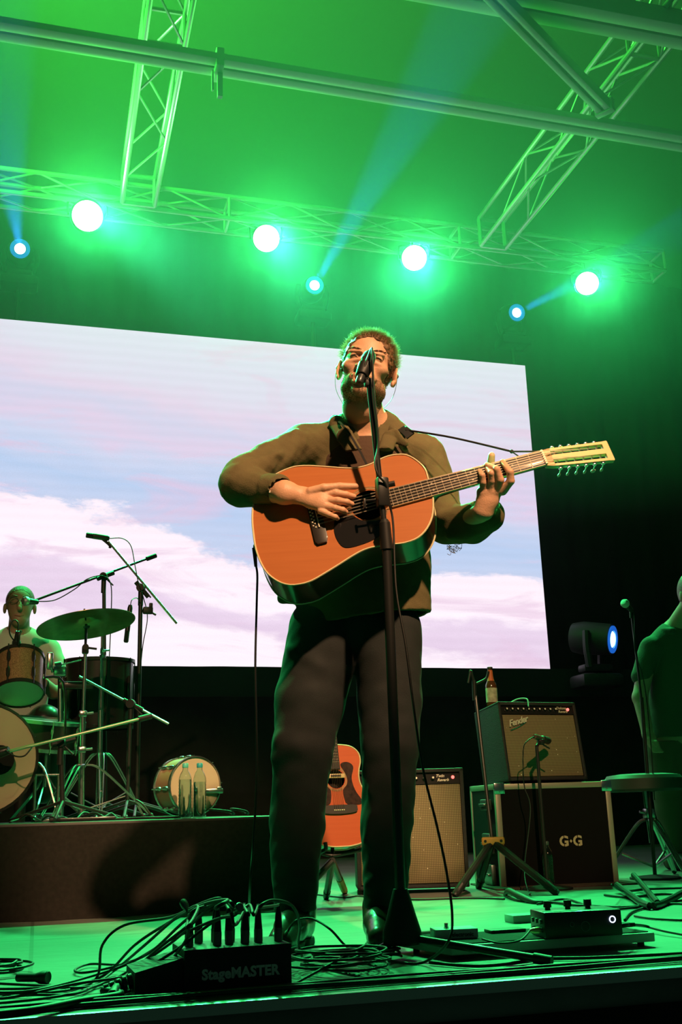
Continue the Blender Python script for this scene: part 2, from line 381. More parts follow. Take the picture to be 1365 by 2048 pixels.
# ---------------------------------------------------------------- round green lamps
LAMPBLACK = mat('lamp_black', (0.03, 0.03, 0.03), 0.5)
LENS = mat('lamp_lens', (1, 1, 1), 0.3, emis=(0.75, 1.0, 0.9), estr=7.0)
LENSR = mat('lamp_lens_rim', (0.1, 0.6, 0.5), 0.3, emis=(0.05, 0.9, 0.7), estr=1.6)
names = ['leftmost of the four round white-green lamps under the truss', 'second from left of the four round lamps on the truss',
         'third from left of the four round lamps, nearly above the singer', 'rightmost of the four round lamps, near the truss end']
for i, p in enumerate(PARS):
    t = thing('par_lamp', names[i], 'stage light', p, 'round green lamps on the truss')
    tgt = (Vector((0.4, 0.4, 0.9)) - p).normalized(); x, y, d = basis(tgt)
    r = (30, 26, 24.5, 22.5)[i] / F_PX * 1.0 * (-(RWC @ (np.array(p) - CAM_POS))[2])
    MB().lathe(p - d * 0.24, d, [(0.03, -0.02), (r * 0.7, 0.0), (r * 1.12, 0.12), (r * 1.12, 0.25), (r * 1.05, 0.25), (r * 1.05, 0.235)], 28).build('housing', LAMPBLACK, t)
    MB().lathe(p, d, [(r, 0.0), (r * 0.97, 0.006), (0, 0.016)], 32).build('lens', LENS, t)
    m = MB(); a = p - d * 0.12; top = Vector((p.x, YT + 0.05, ZT + 0.0))
    m.tube([a + x * (r * 1.2), a + x * (r * 1.2) + ZUP * 0.12, (a + top) / 2 + ZUP * 0.05, a - x * (r * 1.2) + ZUP * 0.12, a - x * (r * 1.2)], 0.009, 6, 4)
    m.cyl((a + top) / 2 + ZUP * 0.05, top + ZUP * 0.03, 0.012); m.build('yoke', LAMPBLACK, t)

# ---------------------------------------------------------------- moving heads
def moving_head(label, p, aim, sc=1.0, mount=None, group=None, r=0.075):
    aim = aim.normalized(); x, y, d = basis(aim); horiz = aim.cross(ZUP).normalized()
    c = p - aim * 0.16 * sc; base = c - ZUP * 0.30 * sc
    t = thing('moving_head_light', label, 'stage light', base, group)
    MB().lathe(c - aim * 0.15 * sc, aim, [(0.05 * sc, -0.02), (0.11 * sc, 0.0), (0.125 * sc, 0.08 * sc), (0.12 * sc, 0.2 * sc), (r * 1.35 * sc, 0.30 * sc), (r * 1.25 * sc, 0.30 * sc)], 24).build('head', LAMPBLACK, t)
    MB().lathe(p - aim * 0.012, aim, [(r * 0.72 * sc, 0), (r * 0.6 * sc, 0.01), (0, 0.018)], 24).build('lens', mat('beam_lens', (1, 1, 1), 0.3, emis=(0.30, 0.68, 1.0), estr=5.0), t)
    MB().lathe(p - aim * 0.014, aim, [(r * 1.2 * sc, 0), (r * 1.2 * sc, 0.012), (r * 0.78 * sc, 0.012), (r * 0.78 * sc, 0)], 24, caps=False).build('lens_ring', mat('beam_ring', (0.1, 0.3, 1), 0.3, emis=(0.02, 0.20, 1.0), estr=0.55), t)
    m = MB()
    for s_ in (-1, 1):
        m.tube([c + horiz * s_ * 0.135 * sc + ZUP * 0.04 * sc, c + horiz * s_ * 0.15 * sc - ZUP * 0.08 * sc, c + horiz * s_ * 0.12 * sc - ZUP * 0.22 * sc], 0.028 * sc, 8, 4)
    m.box(c - ZUP * 0.225 * sc, (0.24 * sc, 0.12 * sc, 0.06 * sc), bev=0.02 * sc); m.build('yoke', LAMPBLACK, t)
    m = MB(); m.box(base - ZUP * 0.02 * sc, (0.34 * sc, 0.24 * sc, 0.10 * sc), bev=0.03 * sc); m.build('base', LAMPBLACK, t)
    if mount is not None: m = MB(); m.cyl(base - ZUP * 0.05 * sc, Vector((base.x, base.y, mount)), 0.02); m.build('stem', LAMPBLACK, t)
    return t
YS = 8.6
s_tr = at(1045, 733, YS); s_br = at(1108, 1342, YS); SX1 = (s_tr.x + s_br.x) / 2; SZ1 = at(500, 682, YS).z; SZ0 = at(600, 1338, YS).z; SX0 = SX1 - 5.7
hl = ['blue beam light at the far left above the screen, shining up left', 'blue beam light above the singer, shining up to the right', 'blue beam light above the right end of the screen']
for i, p in enumerate(HEADS):
    moving_head(hl[i], p, BEAM_TO[i] - p, 0.95, SZ1 + 0.02, 'beam lights above the screen')

# ---------------------------------------------------------------- LED screen
def screen_mat():
    m = bpy.data.materials.new('screen_picture'); m.use_nodes = True; nt = m.node_tree; N = nt.nodes.new; L = nt.links.new
    for n in list(nt.nodes):
        if n.type != 'OUTPUT_MATERIAL': nt.nodes.remove(n)
    out = nt.nodes['Material Output']; em = N('ShaderNodeEmission'); tc = N('ShaderNodeTexCoord')
    mp = N('ShaderNodeMapping'); mp.inputs['Location'].default_value = (-(SX1 - 5.7), 0, -SZ0); L(tc.outputs['Object'], mp.inputs['Vector'])
    sc = N('ShaderNodeMapping'); sc.inputs['Scale'].default_value = (1 / 5.7, 1, 1 / (SZ1 - SZ0)); L(mp.outputs[0], sc.inputs['Vector'])
    sep = N('ShaderNodeSeparateXYZ'); L(sc.outputs[0], sep.inputs[0])           # u = x, v = z in 0..1
    def noise(scale, sx, sz, det, dist, off):
        k = N('ShaderNodeMapping'); k.inputs['Scale'].default_value = (sx, 1, sz); k.inputs['Location'].default_value = (off, off, off); L(mp.outputs[0], k.inputs['Vector'])
        n = N('ShaderNodeTexNoise'); n.inputs['Scale'].default_value = scale; n.inputs['Detail'].default_value = det; n.inputs['Distortion'].default_value = dist; n.inputs['Roughness'].default_value = 0.62
        L(k.outputs[0], n.inputs['Vector']); return n.outputs['Fac']
    def mth(op, a, b=None, c=None):
        n = N('ShaderNodeMath'); n.operation = op
        for i, v in enumerate((a, b, c)):
            if v is None: continue
            if isinstance(v, (int, float)): n.inputs[i].default_value = v
            else: L(v, n.inputs[i])
        return n.outputs[0]
    n1 = noise(0.55, 0.8, 2.2, 7, 0.4, 3.1); n2 = noise(1.3, 0.6, 2.6, 6, 0.6, 8.2)
    w = mth('MULTIPLY_ADD', mth('SUBTRACT', n1, 0.5), 0.42, sep.outputs[2])
    w = mth('MULTIPLY_ADD', mth('SUBTRACT', n2, 0.5), 0.10, w)
    w = mth('MULTIPLY_ADD', mth('SUBTRACT', sep.outputs[0], -0.06), 0.27, w)
    r = N('ShaderNodeValToRGB'); L(w, r.inputs[0]); cr = r.color_ramp
    def lin(c): return tuple(((v / 255) / 12.92 if v / 255 < 0.04045 else ((v / 255 + 0.055) / 1.055) ** 2.4) for v in c) + (1,)
    stops = [(0.0, (255, 236, 248)), (0.08, (252, 226, 240)), (0.13, (255, 244, 252)), (0.22, (254, 240, 250)), (0.27, (228, 206, 230)), (0.33, (234, 214, 236)), (0.37, (255, 242, 252)),
             (0.52, (253, 238, 248)), (0.545, (196, 208, 236)), (0.64, (184, 204, 236)), (0.74, (204, 210, 236)), (0.80, (222, 204, 230)), (0.86, (212, 206, 232)), (0.93, (226, 206, 230)), (1.0, (222, 214, 234))]
    while len(cr.elements) < len(stops): cr.elements.new(0.5)
    for e, (p, c) in zip(cr.elements, stops): e.position = p; e.color = lin(c)
    # pink and lavender daubs
    n3 = noise(1.1, 0.5, 2.4, 5, 0.8, 21.0); mr = N('ShaderNodeMapRange'); mr.inputs[1].default_value = 0.56; mr.inputs[2].default_value = 0.68; mr.inputs[4].default_value = 0.6; L(n3, mr.inputs[0])
    mx = N('ShaderNodeMix'); mx.data_type = 'RGBA'; L(mr.outputs[0], mx.inputs[0]); L(r.outputs[0], mx.inputs[6]); mx.inputs[7].default_value = lin((228, 196, 222))
    # dot grain and module rows of the screen
    wv = N('ShaderNodeTexWave'); wv.bands_direction = 'Z'; wv.inputs['Scale'].default_value = 3.6; wv.inputs['Distortion'].default_value = 1.2; wv.inputs['Detail Scale'].default_value = 0.4; L(mp.outputs[0], wv.inputs['Vector'])
    g = noise(95, 1, 1, 2, 0, 0); k = mth('MULTIPLY_ADD', wv.outputs['Fac'], 0.03, 0.97); k = mth('MULTIPLY_ADD', g, 0.16, mth('SUBTRACT', k, 0.08))
    em.inputs['Strength'].default_value = 1.0; L(mx.outputs[2], em.inputs['Color'])
    L(mth('MULTIPLY', k, 1.07), em.inputs['Strength']); L(em.outputs[0], out.inputs['Surface'])
    return m
t = thing('led_screen', 'large bright video wall showing pink, white and pale blue clouds', 'screen', (SX0, YS, SZ0))
m = MB(); m.put([(SX0, YS, SZ0), (SX1, YS, SZ0), (SX1, YS, SZ1), (SX0, YS, SZ1)], [(0, 1, 2, 3)]); m.build('display', screen_mat(), t, smooth=False)
bpy.data.objects['display'].data.transform(Matrix.Translation((SX0, YS, SZ0))); bpy.data.objects['display'].location = (-SX0, -YS, -SZ0)
m = MB(); m.box(((SX0 + SX1) / 2, YS + 0.161, (SZ0 + SZ1) / 2), (SX1 - SX0 + 0.02, 0.3, SZ1 - SZ0 + 0.02)); m.build('cabinet', mat('black_plastic', (0.02, 0.02, 0.02), 0.45), t)
# ---------------------------------------------------------------- drapes below the screen, with a platform behind
zt = SZ0 - 0.012
b = sheet(-4, 9, YS - 0.16, 0.0, SZ0 - 0.02, 0.012)
o = b.build('black_drape', BLACKCLOTH); tag(o, 'black drape hanging from the platform below the big screen', 'curtain')
b = MB(); b.box((2.5, YS + 0.5, zt / 2), (13, 1.15, zt)); o = b.build('screen_platform', mat('platform_black', (0.015, 0.015, 0.015), 0.8)); tag(o, 'dark platform that the big screen and a beam light stand on', 'platform')
b = MB(); zs = at(400, 1393, YS - 0.27).z
b = sheet(-4, 9, YS - 0.27, zs, SZ0 - 0.02, 0.012, k=0.7)
o = b.build('valance', mat('valance_cloth', (0.010, 0.016, 0.014), 0.9)); tag(o, 'dark cloth valance along the bottom edge of the big screen', 'curtain')
p = at(1228, 1279, 8.0)
mh = moving_head('beam light standing on the platform right of the screen, blue lens facing right', p, Vector((0.85, -0.95, -0.20)), 1.15, zt, None, 0.085)
spot('beam_light', p + Vector((0.85, -0.95, -0.20)).normalized() * 0.1, p + Vector((0.85, -0.95, -0.20)), BLUE, 60, 6, 0.2, 0.03, 2.0)

# ---------------------------------------------------------------- drum riser
RZ = at(265, 1640, 4.36).z; RX1 = at(600, 1640, 4.36).x; YR = 4.36
t = thing('drum_riser', 'low black drum riser with a dark cloth skirt', 'stage riser', (0, YR, 0))
b = MB(); b.box(((-5 + RX1) / 2, (YR + 7.9) / 2, RZ - 0.03), (RX1 + 5, 7.9 - YR, 0.06), bev=0.008); b.build('deck', mat('riser_deck', (0.05, 0.05, 0.05), 0.6, noise=0.3, nscale=3), t)
b = MB(); n = 260; vs = []; fs = []
for j in range(7):
    for i in range(n + 1):
        x = -5 + (RX1 + 5) * i / n; h = (RZ - 0.012) * (1 - j / 6); fl_ = j / 6
        y = YR - 0.012 - 0.02 * fl_ - (0.012 * math.sin(x * 9) + 0.008 * math.sin(x * 23 + 1)) * (0.2 + fl_)
        if j == 6: y -= 0.03
        vs.append((x, y, h + 0.001))
for j in range(6):
    for i in range(n): a = j * (n + 1) + i; fs.append((a, a + 1, a + n + 2, a + n + 1))
b.put(vs, fs); b.box((RX1, (YR + 7.9) / 2, RZ / 2), (0.02, 7.9 - YR, RZ - 0.02)); b.build('skirt', mat('riser_skirt', (0.012, 0.009, 0.0075), 0.95, noise=0.3, nscale=60, bump=0.3, bscale=12), t)
# ================================================================ the singer's guitar
GS = 1.03
def guitar_axes(tilt, yaw, phi):
    t, y, p = map(math.radians, (tilt, yaw, phi))
    n = -V * math.cos(t) + ZUP * math.sin(t); w = ZUP * math.cos(t) + V * math.sin(t)
    r2 = U * math.cos(y) + n * math.sin(y); n2 = n * math.cos(y) - U * math.sin(y)
    return r2 * math.cos(p) + w * math.sin(p), -r2 * math.sin(p) + w * math.cos(p), n2
GO = S(738, 1010, 2.88); GX, GY, GN = guitar_axes(17, 5, 11.6); GT = frame(GO, GX, GY, GN); GTI = GT.inverted()
def G(px, py, h=0.0):                      # point on the sight line at height h over the guitar top
    d = Vector(ray(px, py)); o = Vector(CAM_POS); return o + d * ((GO + GN * h - o).dot(GN) / d.dot(GN))
def gl(px, py, h=0.0): q = GTI @ G(px, py, h); return (q.x, q.y)
def closed(pts, n):                        # even closed spline through points
    q = []; m = len(pts)
    for i in range(m):
        p = [Vector(pts[(i + k) % m]).to_3d() for k in (-1, 0, 1, 2)]
        for k in range(8):
            t = k / 8; q.append(0.5 * ((2 * p[1]) + (p[2] - p[0]) * t + (2 * p[0] - 5 * p[1] + 4 * p[2] - p[3]) * t * t + (3 * p[1] - p[0] - 3 * p[2] + p[3]) * t ** 3))
    L = [0]
    for i in range(len(q)): L.append(L[-1] + (q[(i + 1) % len(q)] - q[i]).length)
    out = []; j = 0
    for k in range(n):
        t = L[-1] * k / n
        while L[j + 1] < t: j += 1
        a = (t - L[j]) / max(L[j + 1] - L[j], 1e-9); p = q[j].lerp(q[(j + 1) % len(q)], a); out.append((p.x, p.y))
    return out
def wood(name, col, col2, scale=(2, 60, 2), rough=0.3, coat=0.6, rot=0.0):
    m = mat(name, col, rough, coat=coat); nt, b = nodes(m); N = nt.nodes.new; L = nt.links.new
    tc = N('ShaderNodeTexCoord'); mp = N('ShaderNodeMapping'); mp.inputs['Scale'].default_value = scale; mp.inputs['Rotation'].default_value = (0, rot, 0)
    n = N('ShaderNodeTexNoise'); n.inputs['Scale'].default_value = 3; n.inputs['Detail'].default_value = 6; mx = N('ShaderNodeMix'); mx.data_type = 'RGBA'
    mx.inputs[6].default_value = (*col, 1); mx.inputs[7].default_value = (*col2, 1)
    L(tc.outputs['Object'], mp.inputs[0]); L(mp.outputs[0], n.inputs['Vector']); L(n.outputs['Fac'], mx.inputs[0]); L(mx.outputs[2], b.inputs['Base Color'])
    return m
SPRUCE = wood('orange_spruce', (0.50, 0.165, 0.05), (0.40, 0.12, 0.033), (1.2, 1.2, 40), 0.32, 0.5, 0.2)
MAHOG = wood('dark_mahogany', (0.10, 0.035, 0.018), (0.05, 0.02, 0.012), (1.5, 1.5, 30), 0.25, 0.6)
BINDING = mat('cream_binding', (0.72, 0.60, 0.36), 0.4)
EBONY = mat('ebony', (0.022, 0.016, 0.013), 0.45, coat=0.2)
BLACKGLOSS = mat('black_gloss', (0.012, 0.011, 0.012), 0.18, coat=0.5)
CHROME = mat('chrome', (0.75, 0.75, 0.75), 0.16, 1.0)
STEEL = mat('string_steel', (0.60, 0.50, 0.38), 0.35, 1.0)
IVORY = mat('ivory', (0.78, 0.70, 0.52), 0.45)
PEARL = mat('pearl', (0.75, 0.70, 0.60), 0.3)

def guitar(root, T, outl, depth, cols, hole=0.050, hc=(0, 0), sx=1.0):
    """outl: outline in the guitar plane (neck along +x), T maps to world; returns nothing, adds parts to root"""
    SPR, SIDE, BIND = cols; n = len(outl); X0, Y0 = hc
    m = MB(T); ring = [(X0 + hole * math.cos(math.atan2(y - Y0, x - X0)), Y0 + hole * math.sin(math.atan2(y - Y0, x - X0))) for x, y in outl]
    vs = [(x, y, 0) for x, y in outl] + [(x, y, 0.0) for x, y in ring] + [(x, y, -0.003) for x, y in ring]
    m.put(vs, [(i, (i + 1) % n, n + (i + 1) % n, n + i) for i in range(n)] + [(n + i, n + (i + 1) % n, 2 * n + (i + 1) % n, 2 * n + i) for i in range(n)])
    m.build('soundboard', SPR, root)
    m = MB(T); vs = []; K = 6
    for k in range(K + 1):
        z = -depth * k / K; vs += [(x, y, z - 0.0005) for x, y in outl]
    fs = [(k * n + i, k * n + (i + 1) % n, (k + 1) * n + (i + 1) % n, (k + 1) * n + i) for k in range(K) for i in range(n)]
    cx = sum(p[0] for p in outl) / n; cy_ = sum(p[1] for p in outl) / n
    for k, q in enumerate((0.8, 0.5, 0.2)): vs += [(cx + (x - cx) * q, cy_ + (y - cy_) * q, -depth - 0.003 - 0.006 * (k + 1) / 3) for x, y in outl]
    for k in range(K, K + 3): fs += [(k * n + i, k * n + (i + 1) % n, (k + 1) * n + (i + 1) % n, (k + 1) * n + i) for i in range(n)]
    fs.append([(K + 3) * n + i for i in range(n)]); m.put(vs, fs); m.build('body', SIDE, root, sharp=50)
    m = MB(T)
    for z in (0.0, -depth): m.tube([(x, y, z) for x, y in outl] + [(outl[0][0], outl[0][1], z)], 0.0028, 6, 0, caps=False)
    m.build('binding', BIND, root)
    for r0, r1 in ((hole + 0.004, hole + 0.009), (hole + 0.011, hole + 0.0125)):
        m = MB(T); m.lathe((X0, Y0, 0), (0, 0, 1), [(r0, 0.0003), (r0, 0.0009), (r1, 0.0009), (r1, 0.0003)], 48, caps=False); m.build('rosette', mat('rosette', (0.32, 0.20, 0.09), 0.4), root)

OUTL = [(857, 958), (852, 941), (840, 926), (819, 912), (802, 909), (778, 912), (757, 920.5), (740, 929), (719, 935), (698.6, 936.7), (671, 935), (636.6, 932.6), (616, 931.5), (592, 933), (571, 939.5),
        (548, 951), (528, 968), (513, 990), (506.4, 1013.5), (505, 1041), (507.5, 1068.6), (512.6, 1099.6), (523, 1127), (536.7, 1147.8), (557.4, 1163), (578, 1169.5), (598.7, 1168.5), (622.8, 1161.6), (650.4, 1146),
        (678, 1129), (705.5, 1111.6), (729.6, 1099), (757, 1092), (788, 1088.6), (812, 1085), (836, 1075.5), (853.5, 1058), (864.6, 1034), (867, 1006.6), (864.6, 979)]
gt = thing('acoustic_guitar', 'orange twelve-string acoustic guitar with a slotted head, held by the singer', 'guitar', GO)
outl = closed([gl(*p) for p in OUTL], 120)
guitar(gt, GT, outl, 0.112, (SPRUCE, MAHOG, BINDING))
m = MB(GT); m.lathe((0, 0, 0), (0, 0, -1), [(0.0505, 0.002), (0.085, 0.012), (0.085, 0.10), (0, 0.105)], 32, caps=False); m.build('cavity_shade', mat('shade_brown', (0.02, 0.012, 0.008), 0.9), gt)  # added dark liner, shade inside the body is put into its colour
# pickguard
pg = [(671, 1038), (685, 1031.5), (705, 1031.5), (716, 1037.5), (730, 1043), (750, 1043), (768, 1041), (772, 1060), (752, 1077), (733, 1086), (705.5, 1094.5), (688, 1094.5), (676, 1082), (669, 1062)]
m = MB(GT); m.prism(closed([gl(*p) for p in pg], 50), 0.0004, 0.0022); m.build('pickguard', BLACKGLOSS, gt)
# bridge
XB = -0.150 * GS; XN = 0.497 * GS
m = MB(GT); m.prism([(XB - 0.018, -0.078), (XB - 0.012, -0.088), (XB + 0.014, -0.088), (XB + 0.02, -0.07), (XB + 0.02, 0.07), (XB + 0.014, 0.088), (XB - 0.012, 0.088), (XB - 0.018, 0.078)], 0.0003, 0.009, bev=0.002)
br = m.build('bridge', EBONY, gt)
m = MB(GT); m.box((XB + 0.004, 0, 0.0105), (0.003, 0.075, 0.006)); m.build('saddle', IVORY, br)
for k in range(12):
    m = MB(GT); m.sph((XB - 0.006 - 0.006 * (k % 2), -0.0335 + 0.0061 * k, 0.0095), 0.0028, 8, 6); m.build('bridge_pin', IVORY, br)
# neck and fingerboard
wb, wn = 0.0295, 0.0245
m = MB(GT); x0, x1 = 0.062, XN
m.prism([(x0, -wb), (x1, -wn), (x1, wn), (x0, wb)], 0.0003, 0.0075, bev=0.001); fb = m.build('fingerboard', EBONY, gt)
m = MB(GT)
for s_ in (-1, 1): m.put([(x0, s_ * wb, 0.0004), (x1, s_ * wn, 0.0004), (x1, s_ * wn, 0.0078), (x0, s_ * wb, 0.0078), (x0, s_ * (wb + .0012), 0.0004), (x1, s_ * (wn + .0012), 0.0004), (x1, s_ * (wn + .0012), 0.0078), (x0, s_ * (wb + .0012), 0.0078)], [(0, 1, 2, 3), (4, 5, 6, 7), (3, 2, 6, 7), (0, 1, 5, 4)])
m.build('fingerboard_binding', BINDING, fb)
for k in range(1, 21):
    x = XN - 0.648 * GS * (1 - 2 ** (-k / 12))
    if x < x0: break
    w = wn + (wb - wn) * (x1 - x) / (x1 - x0)
    m = MB(GT); m.cyl((x, -w, 0.0078), (x, w, 0.0078), 0.0011, n=6); m.build('fret', STEEL, fb)
def fx(k): return XN - 0.648 * GS * (1 - (2 ** (-k / 12) + 2 ** (-(k - 1) / 12)) / 2)
for k, ys in ((3, (0,)), (5, (0,)), (7, (-0.011, 0.011)), (9, (0,)), (12, (-0.011, 0.011)), (15, (0,)), (17, (0,))):
    for y in ys: m = MB(GT); m.cyl((fx(k), y, 0.0072), (fx(k), y, 0.0080), 0.0032 if k < 15 else 0.002, n=14); m.build('inlay', PEARL, fb)
m = MB(GT); xj = 0.20; vs = []; fs = []; K = 12
for i, x in enumerate((xj - 0.10, xj - 0.02, xj, xj + 0.05, x1)):
    w = wb + (wn - wb) * (x - x0) / (x1 - x0); dp = (0.10, 0.075, 0.032, 0.021, 0.019)[i]
    for k in range(K + 1):
        a = math.pi * k / K; vs.append((x, -w * math.cos(a), 0.0004 - dp * math.sin(a) ** 0.8))
for i in range(4):
    for k in range(K): fs.append((i * (K + 1) + k, i * (K + 1) + k + 1, (i + 1) * (K + 1) + k + 1, (i + 1) * (K + 1) + k))
fs += [list(range(K + 1)), list(range(4 * (K + 1), 5 * (K + 1)))]; m.put(vs, fs); m.build('neck', MAHOG, gt)
m = MB(GT); m.box((XN + 0.003, 0, 0.006), (0.006, 0.05, 0.012), bev=0.001); m.build('nut', IVORY, gt)
# slotted headstock, bent back
HT = GT @ Matrix.Translation((XN + 0.004, 0, 0.004)) @ Matrix.Rotation(math.radians(14), 4, 'Y')
HW = wood('pale_head_veneer', (0.72, 0.50, 0.22), (0.62, 0.40, 0.17), (1, 1, 30), 0.35, 0.5)
HL = 0.205
o_ = [(0.0, 0.026), (0.02, 0.030), (HL - 0.006, 0.034), (HL, 0.027), (HL, -0.027), (HL - 0.006, -0.034), (0.02, -0.030), (0.0, -0.026)]
m = MB(HT); z0, z1 = -0.014, 0.0
def slab(poly): m.prism(poly, z0, z1)
slab([(0, -0.008), (HL - 0.018, -0.009), (HL - 0.018, 0.009), (0, 0.008)])                      # centre bar
slab([(0.0, 0.0225), (0.024, 0.0235), (HL - 0.018, 0.0255), (HL - 0.018, 0.0345), (0.02, 0.031), (0, 0.027)])
slab([(0.0, -0.0225), (0, -0.027), (0.02, -0.031), (HL - 0.018, -0.0345), (HL - 0.018, -0.0255), (0.024, -0.0235)])
slab([(HL - 0.0182, -0.0345), (HL - 0.002, -0.036), (HL, -0.033), (HL, 0.033), (HL - 0.002, 0.036), (HL - 0.0182, 0.0345)])
slab([(-0.002, -0.0265), (0.024, -0.031), (0.024, 0.031), (-0.002, 0.0265)])
hd = m.build('headstock', HW, gt, sharp=30)
for s_ in (-1, 1):
    for k in range(6):
        x = 0.038 + k * 0.0262; g = thing('x', 'x', 'x', (0, 0, 0)) if False else None
        m = MB(HT); m.cyl((x, s_ * 0.008, -0.006), (x, s_ * 0.030, -0.006), 0.0032, n=8); m.cyl((x, s_ * 0.030, -0.006), (x, s_ * 0.0425, -0.006), 0.0022, n=8)
        m.box((x, s_ * 0.0385, -0.006), (0.009, 0.006, 0.010), bev=0.001); tp = m.build('tuning_post', CHROME, hd)
        m = MB(HT); m.cyl((x, s_ * 0.041, -0.008), (x, s_ * 0.043, -0.024), 0.0018, n=6); m.sph((x, s_ * 0.044, -0.030), (0.0042 if k != 4 else 0.008, 0.0035, 0.0085), 10, 6); m.build('tuning_button', PEARL, tp)
# strings
for k in range(12):
    c = k // 2; off = (k % 2) * 0.0022; yb_ = -0.029 + c * 0.0115 + off; yn = -0.019 + c * 0.0072 + off * 0.8
    s_ = 1 if c >= 3 else -1; q = (k - 6) if c >= 3 else k; e = (HT @ Vector((0.038 + q * 0.0262, s_ * 0.015, -0.002)))
    m = MB(); m.tube([GT @ Vector((XB + 0.004, yb_, 0.0135)), GT @ Vector((XN + 0.003, yn, 0.0125)), e], 0.00055 if k % 2 else 0.0008, 5, 0); m.build('string', STEEL, gt)
# end pin, jack plug
ep = gl(508, 1092); m = MB(); 
STR = mat('strap_black', (0.012, 0.011, 0.011), 0.8)
# strap: thin cord from the head to the shoulder, wide strap over the shoulder and down the chest behind the guitar
k0 = G(1085, 903, -0.004); k1 = G(1024, 903, 0.004); k2 = S(905, 875, 2.97); k3 = S(812, 860, 3.05)
m = MB(); m.tube([k0, k1], 0.0026, 6, 0); m.tube([k1, k2, k3], 0.0032, 6, 6); m.sph(k1, 0.006, 8, 6); m.tube([k1, G(1040, 914, -0.002)], 0.002, 6, 0)
m.build('strap_cord', STR, gt)
# ================================================================ the singer
PO = S(700, 1890, 3.10); PO.z = 0.0
PT = frame(PO, U, V, ZUP); PTI = PT.inverted()
def L3(p): return np.array(PTI @ Vector(p))
def Q(px, py, D): return L3(S(px, py, D))
def QG(px, py, h): return L3(G(px, py, h))
def skinmat(name, col, col2):
    m = mat(name, col, 0.48, bump=0.12, bscale=220); nt, b = nodes(m); N = nt.nodes.new; L = nt.links.new
    tc = N('ShaderNodeTexCoord'); n = N('ShaderNodeTexNoise'); n.inputs['Scale'].default_value = 25; n.inputs['Detail'].default_value = 4; mx = N('ShaderNodeMix'); mx.data_type = 'RGBA'
    mx.inputs[6].default_value = (*col, 1); mx.inputs[7].default_value = (*col2, 1); L(tc.outputs['Object'], n.inputs['Vector']); L(n.outputs['Fac'], mx.inputs[0]); L(mx.outputs[2], b.inputs['Base Color'])
    b.inputs['Subsurface Weight'].default_value = 0.08; b.inputs['Subsurface Radius'].default_value = (0.01, 0.004, 0.002)
    return m
SKIN = skinmat('skin', (0.72, 0.41, 0.27), (0.62, 0.33, 0.20))
OLIVE = mat('olive_cotton', (0.125, 0.098, 0.042), 0.9, noise=0.12, nscale=18, bump=0.15, bscale=240)
DENIM = mat('grey_denim', (0.014, 0.017, 0.018), 0.85, noise=0.2, nscale=14, bump=0.12, bscale=300)
SHIRTM = mat('brown_tshirt', (0.075, 0.042, 0.026), 0.9, bump=0.2, bscale=80)
HAIRM = mat('brown_hair', (0.16, 0.085, 0.04), 0.42, noise=0.35, nscale=120, bump=0.6, bscale=150)
BEARDM = mat('brown_beard', (0.30, 0.18, 0.10), 0.7, noise=0.4, nscale=180, bump=0.8, bscale=220)
BOOTM = mat('brown_leather', (0.06, 0.035, 0.022), 0.32, coat=0.25, bump=0.1, bscale=50)

singer = thing('person', 'singer in an olive overshirt and dark jeans, playing guitar and singing at the microphone', 'person', PO)

# ---- head frame
def rot(rx, ry, rz): return np.array(Matrix.Rotation(math.radians(rz), 3, 'Z') @ Matrix.Rotation(math.radians(rx), 3, 'X') @ Matrix.Rotation(math.radians(ry), 3, 'Y'))
HC = Q(735, 743, 3.05); HR = rot(1, 12, -2); HS = 0.0108
def h(x, y, z): return HC + HR @ (np.array([x, y, z]) * HS)
RI = HR.T
def head_field(vox, pad=0.0):
    s = SDF(HC - 0.18, HC + 0.18, vox); e = lambda c, r, k=0.01, op='add': s.ell(h(*c), [(v + (pad if op == 'add' else 0)) * HS for v in r], k, RI, op)
    e((0, 1.2, 3.4), (7.5, 9.4, 8.2), 0.01); e((0, -3.4, 1.2), (6.3, 6.0, 8.2), 0.015); e((0, -3.4, -5.0), (5.5, 5.5, 5.3), 0.02)
    e((0, -7.2, -8.6), (2.5, 2.0, 1.9), 0.015)
    for q in (-1, 1):
        e((q * 4.3, -5.9, -1.6), (2.3, 2.4, 2.0), 0.014); e((q * 4.6, -1.5, -6.3), (1.8, 3.0, 2.4), 0.015)
    return s, e
s, e = head_field(0.0022)
c_ = lambda a, b, ra, rb, k, op='add': s.cone(h(*a), h(*b), ra * HS, rb * HS, k, op=op)
c_((-3.8, -8.0, 2.7), (3.8, -8.0, 2.7), 0.75, 0.75, 0.012)
for q in (-1, 1):
    e((q * 3.1, -9.7, 1.0), (2.0, 1.3, 1.25), 0.008, 'cut'); e((q * 3.1, -7.9, 0.9), (1.7, 1.05, 1.05), 0.003)
    c_((q * 1.9, -9.2, 0.62), (q * 3.1, -9.2, 0.95), 0.10, 0.13, 0.002, 'cut'); c_((q * 3.1, -9.2, 0.95), (q * 4.5, -8.6, 0.62), 0.13, 0.10, 0.002, 'cut')
    c_((q * 1.6, -8.9, -0.35), (q * 4.4, -8.0, -0.75), 0.5, 0.4, 0.006)
    c_((q * 1.6, -9.5, 2.0), (q * 4.9, -8.2, 2.2), 0.45, 0.35, 0.006)
c_((0, -8.5, 2.2), (0, -10.9, -1.9), 0.75, 1.0, 0.008); e((0, -11.1, -2.3), (1.25, 1.1, 1.05), 0.006)
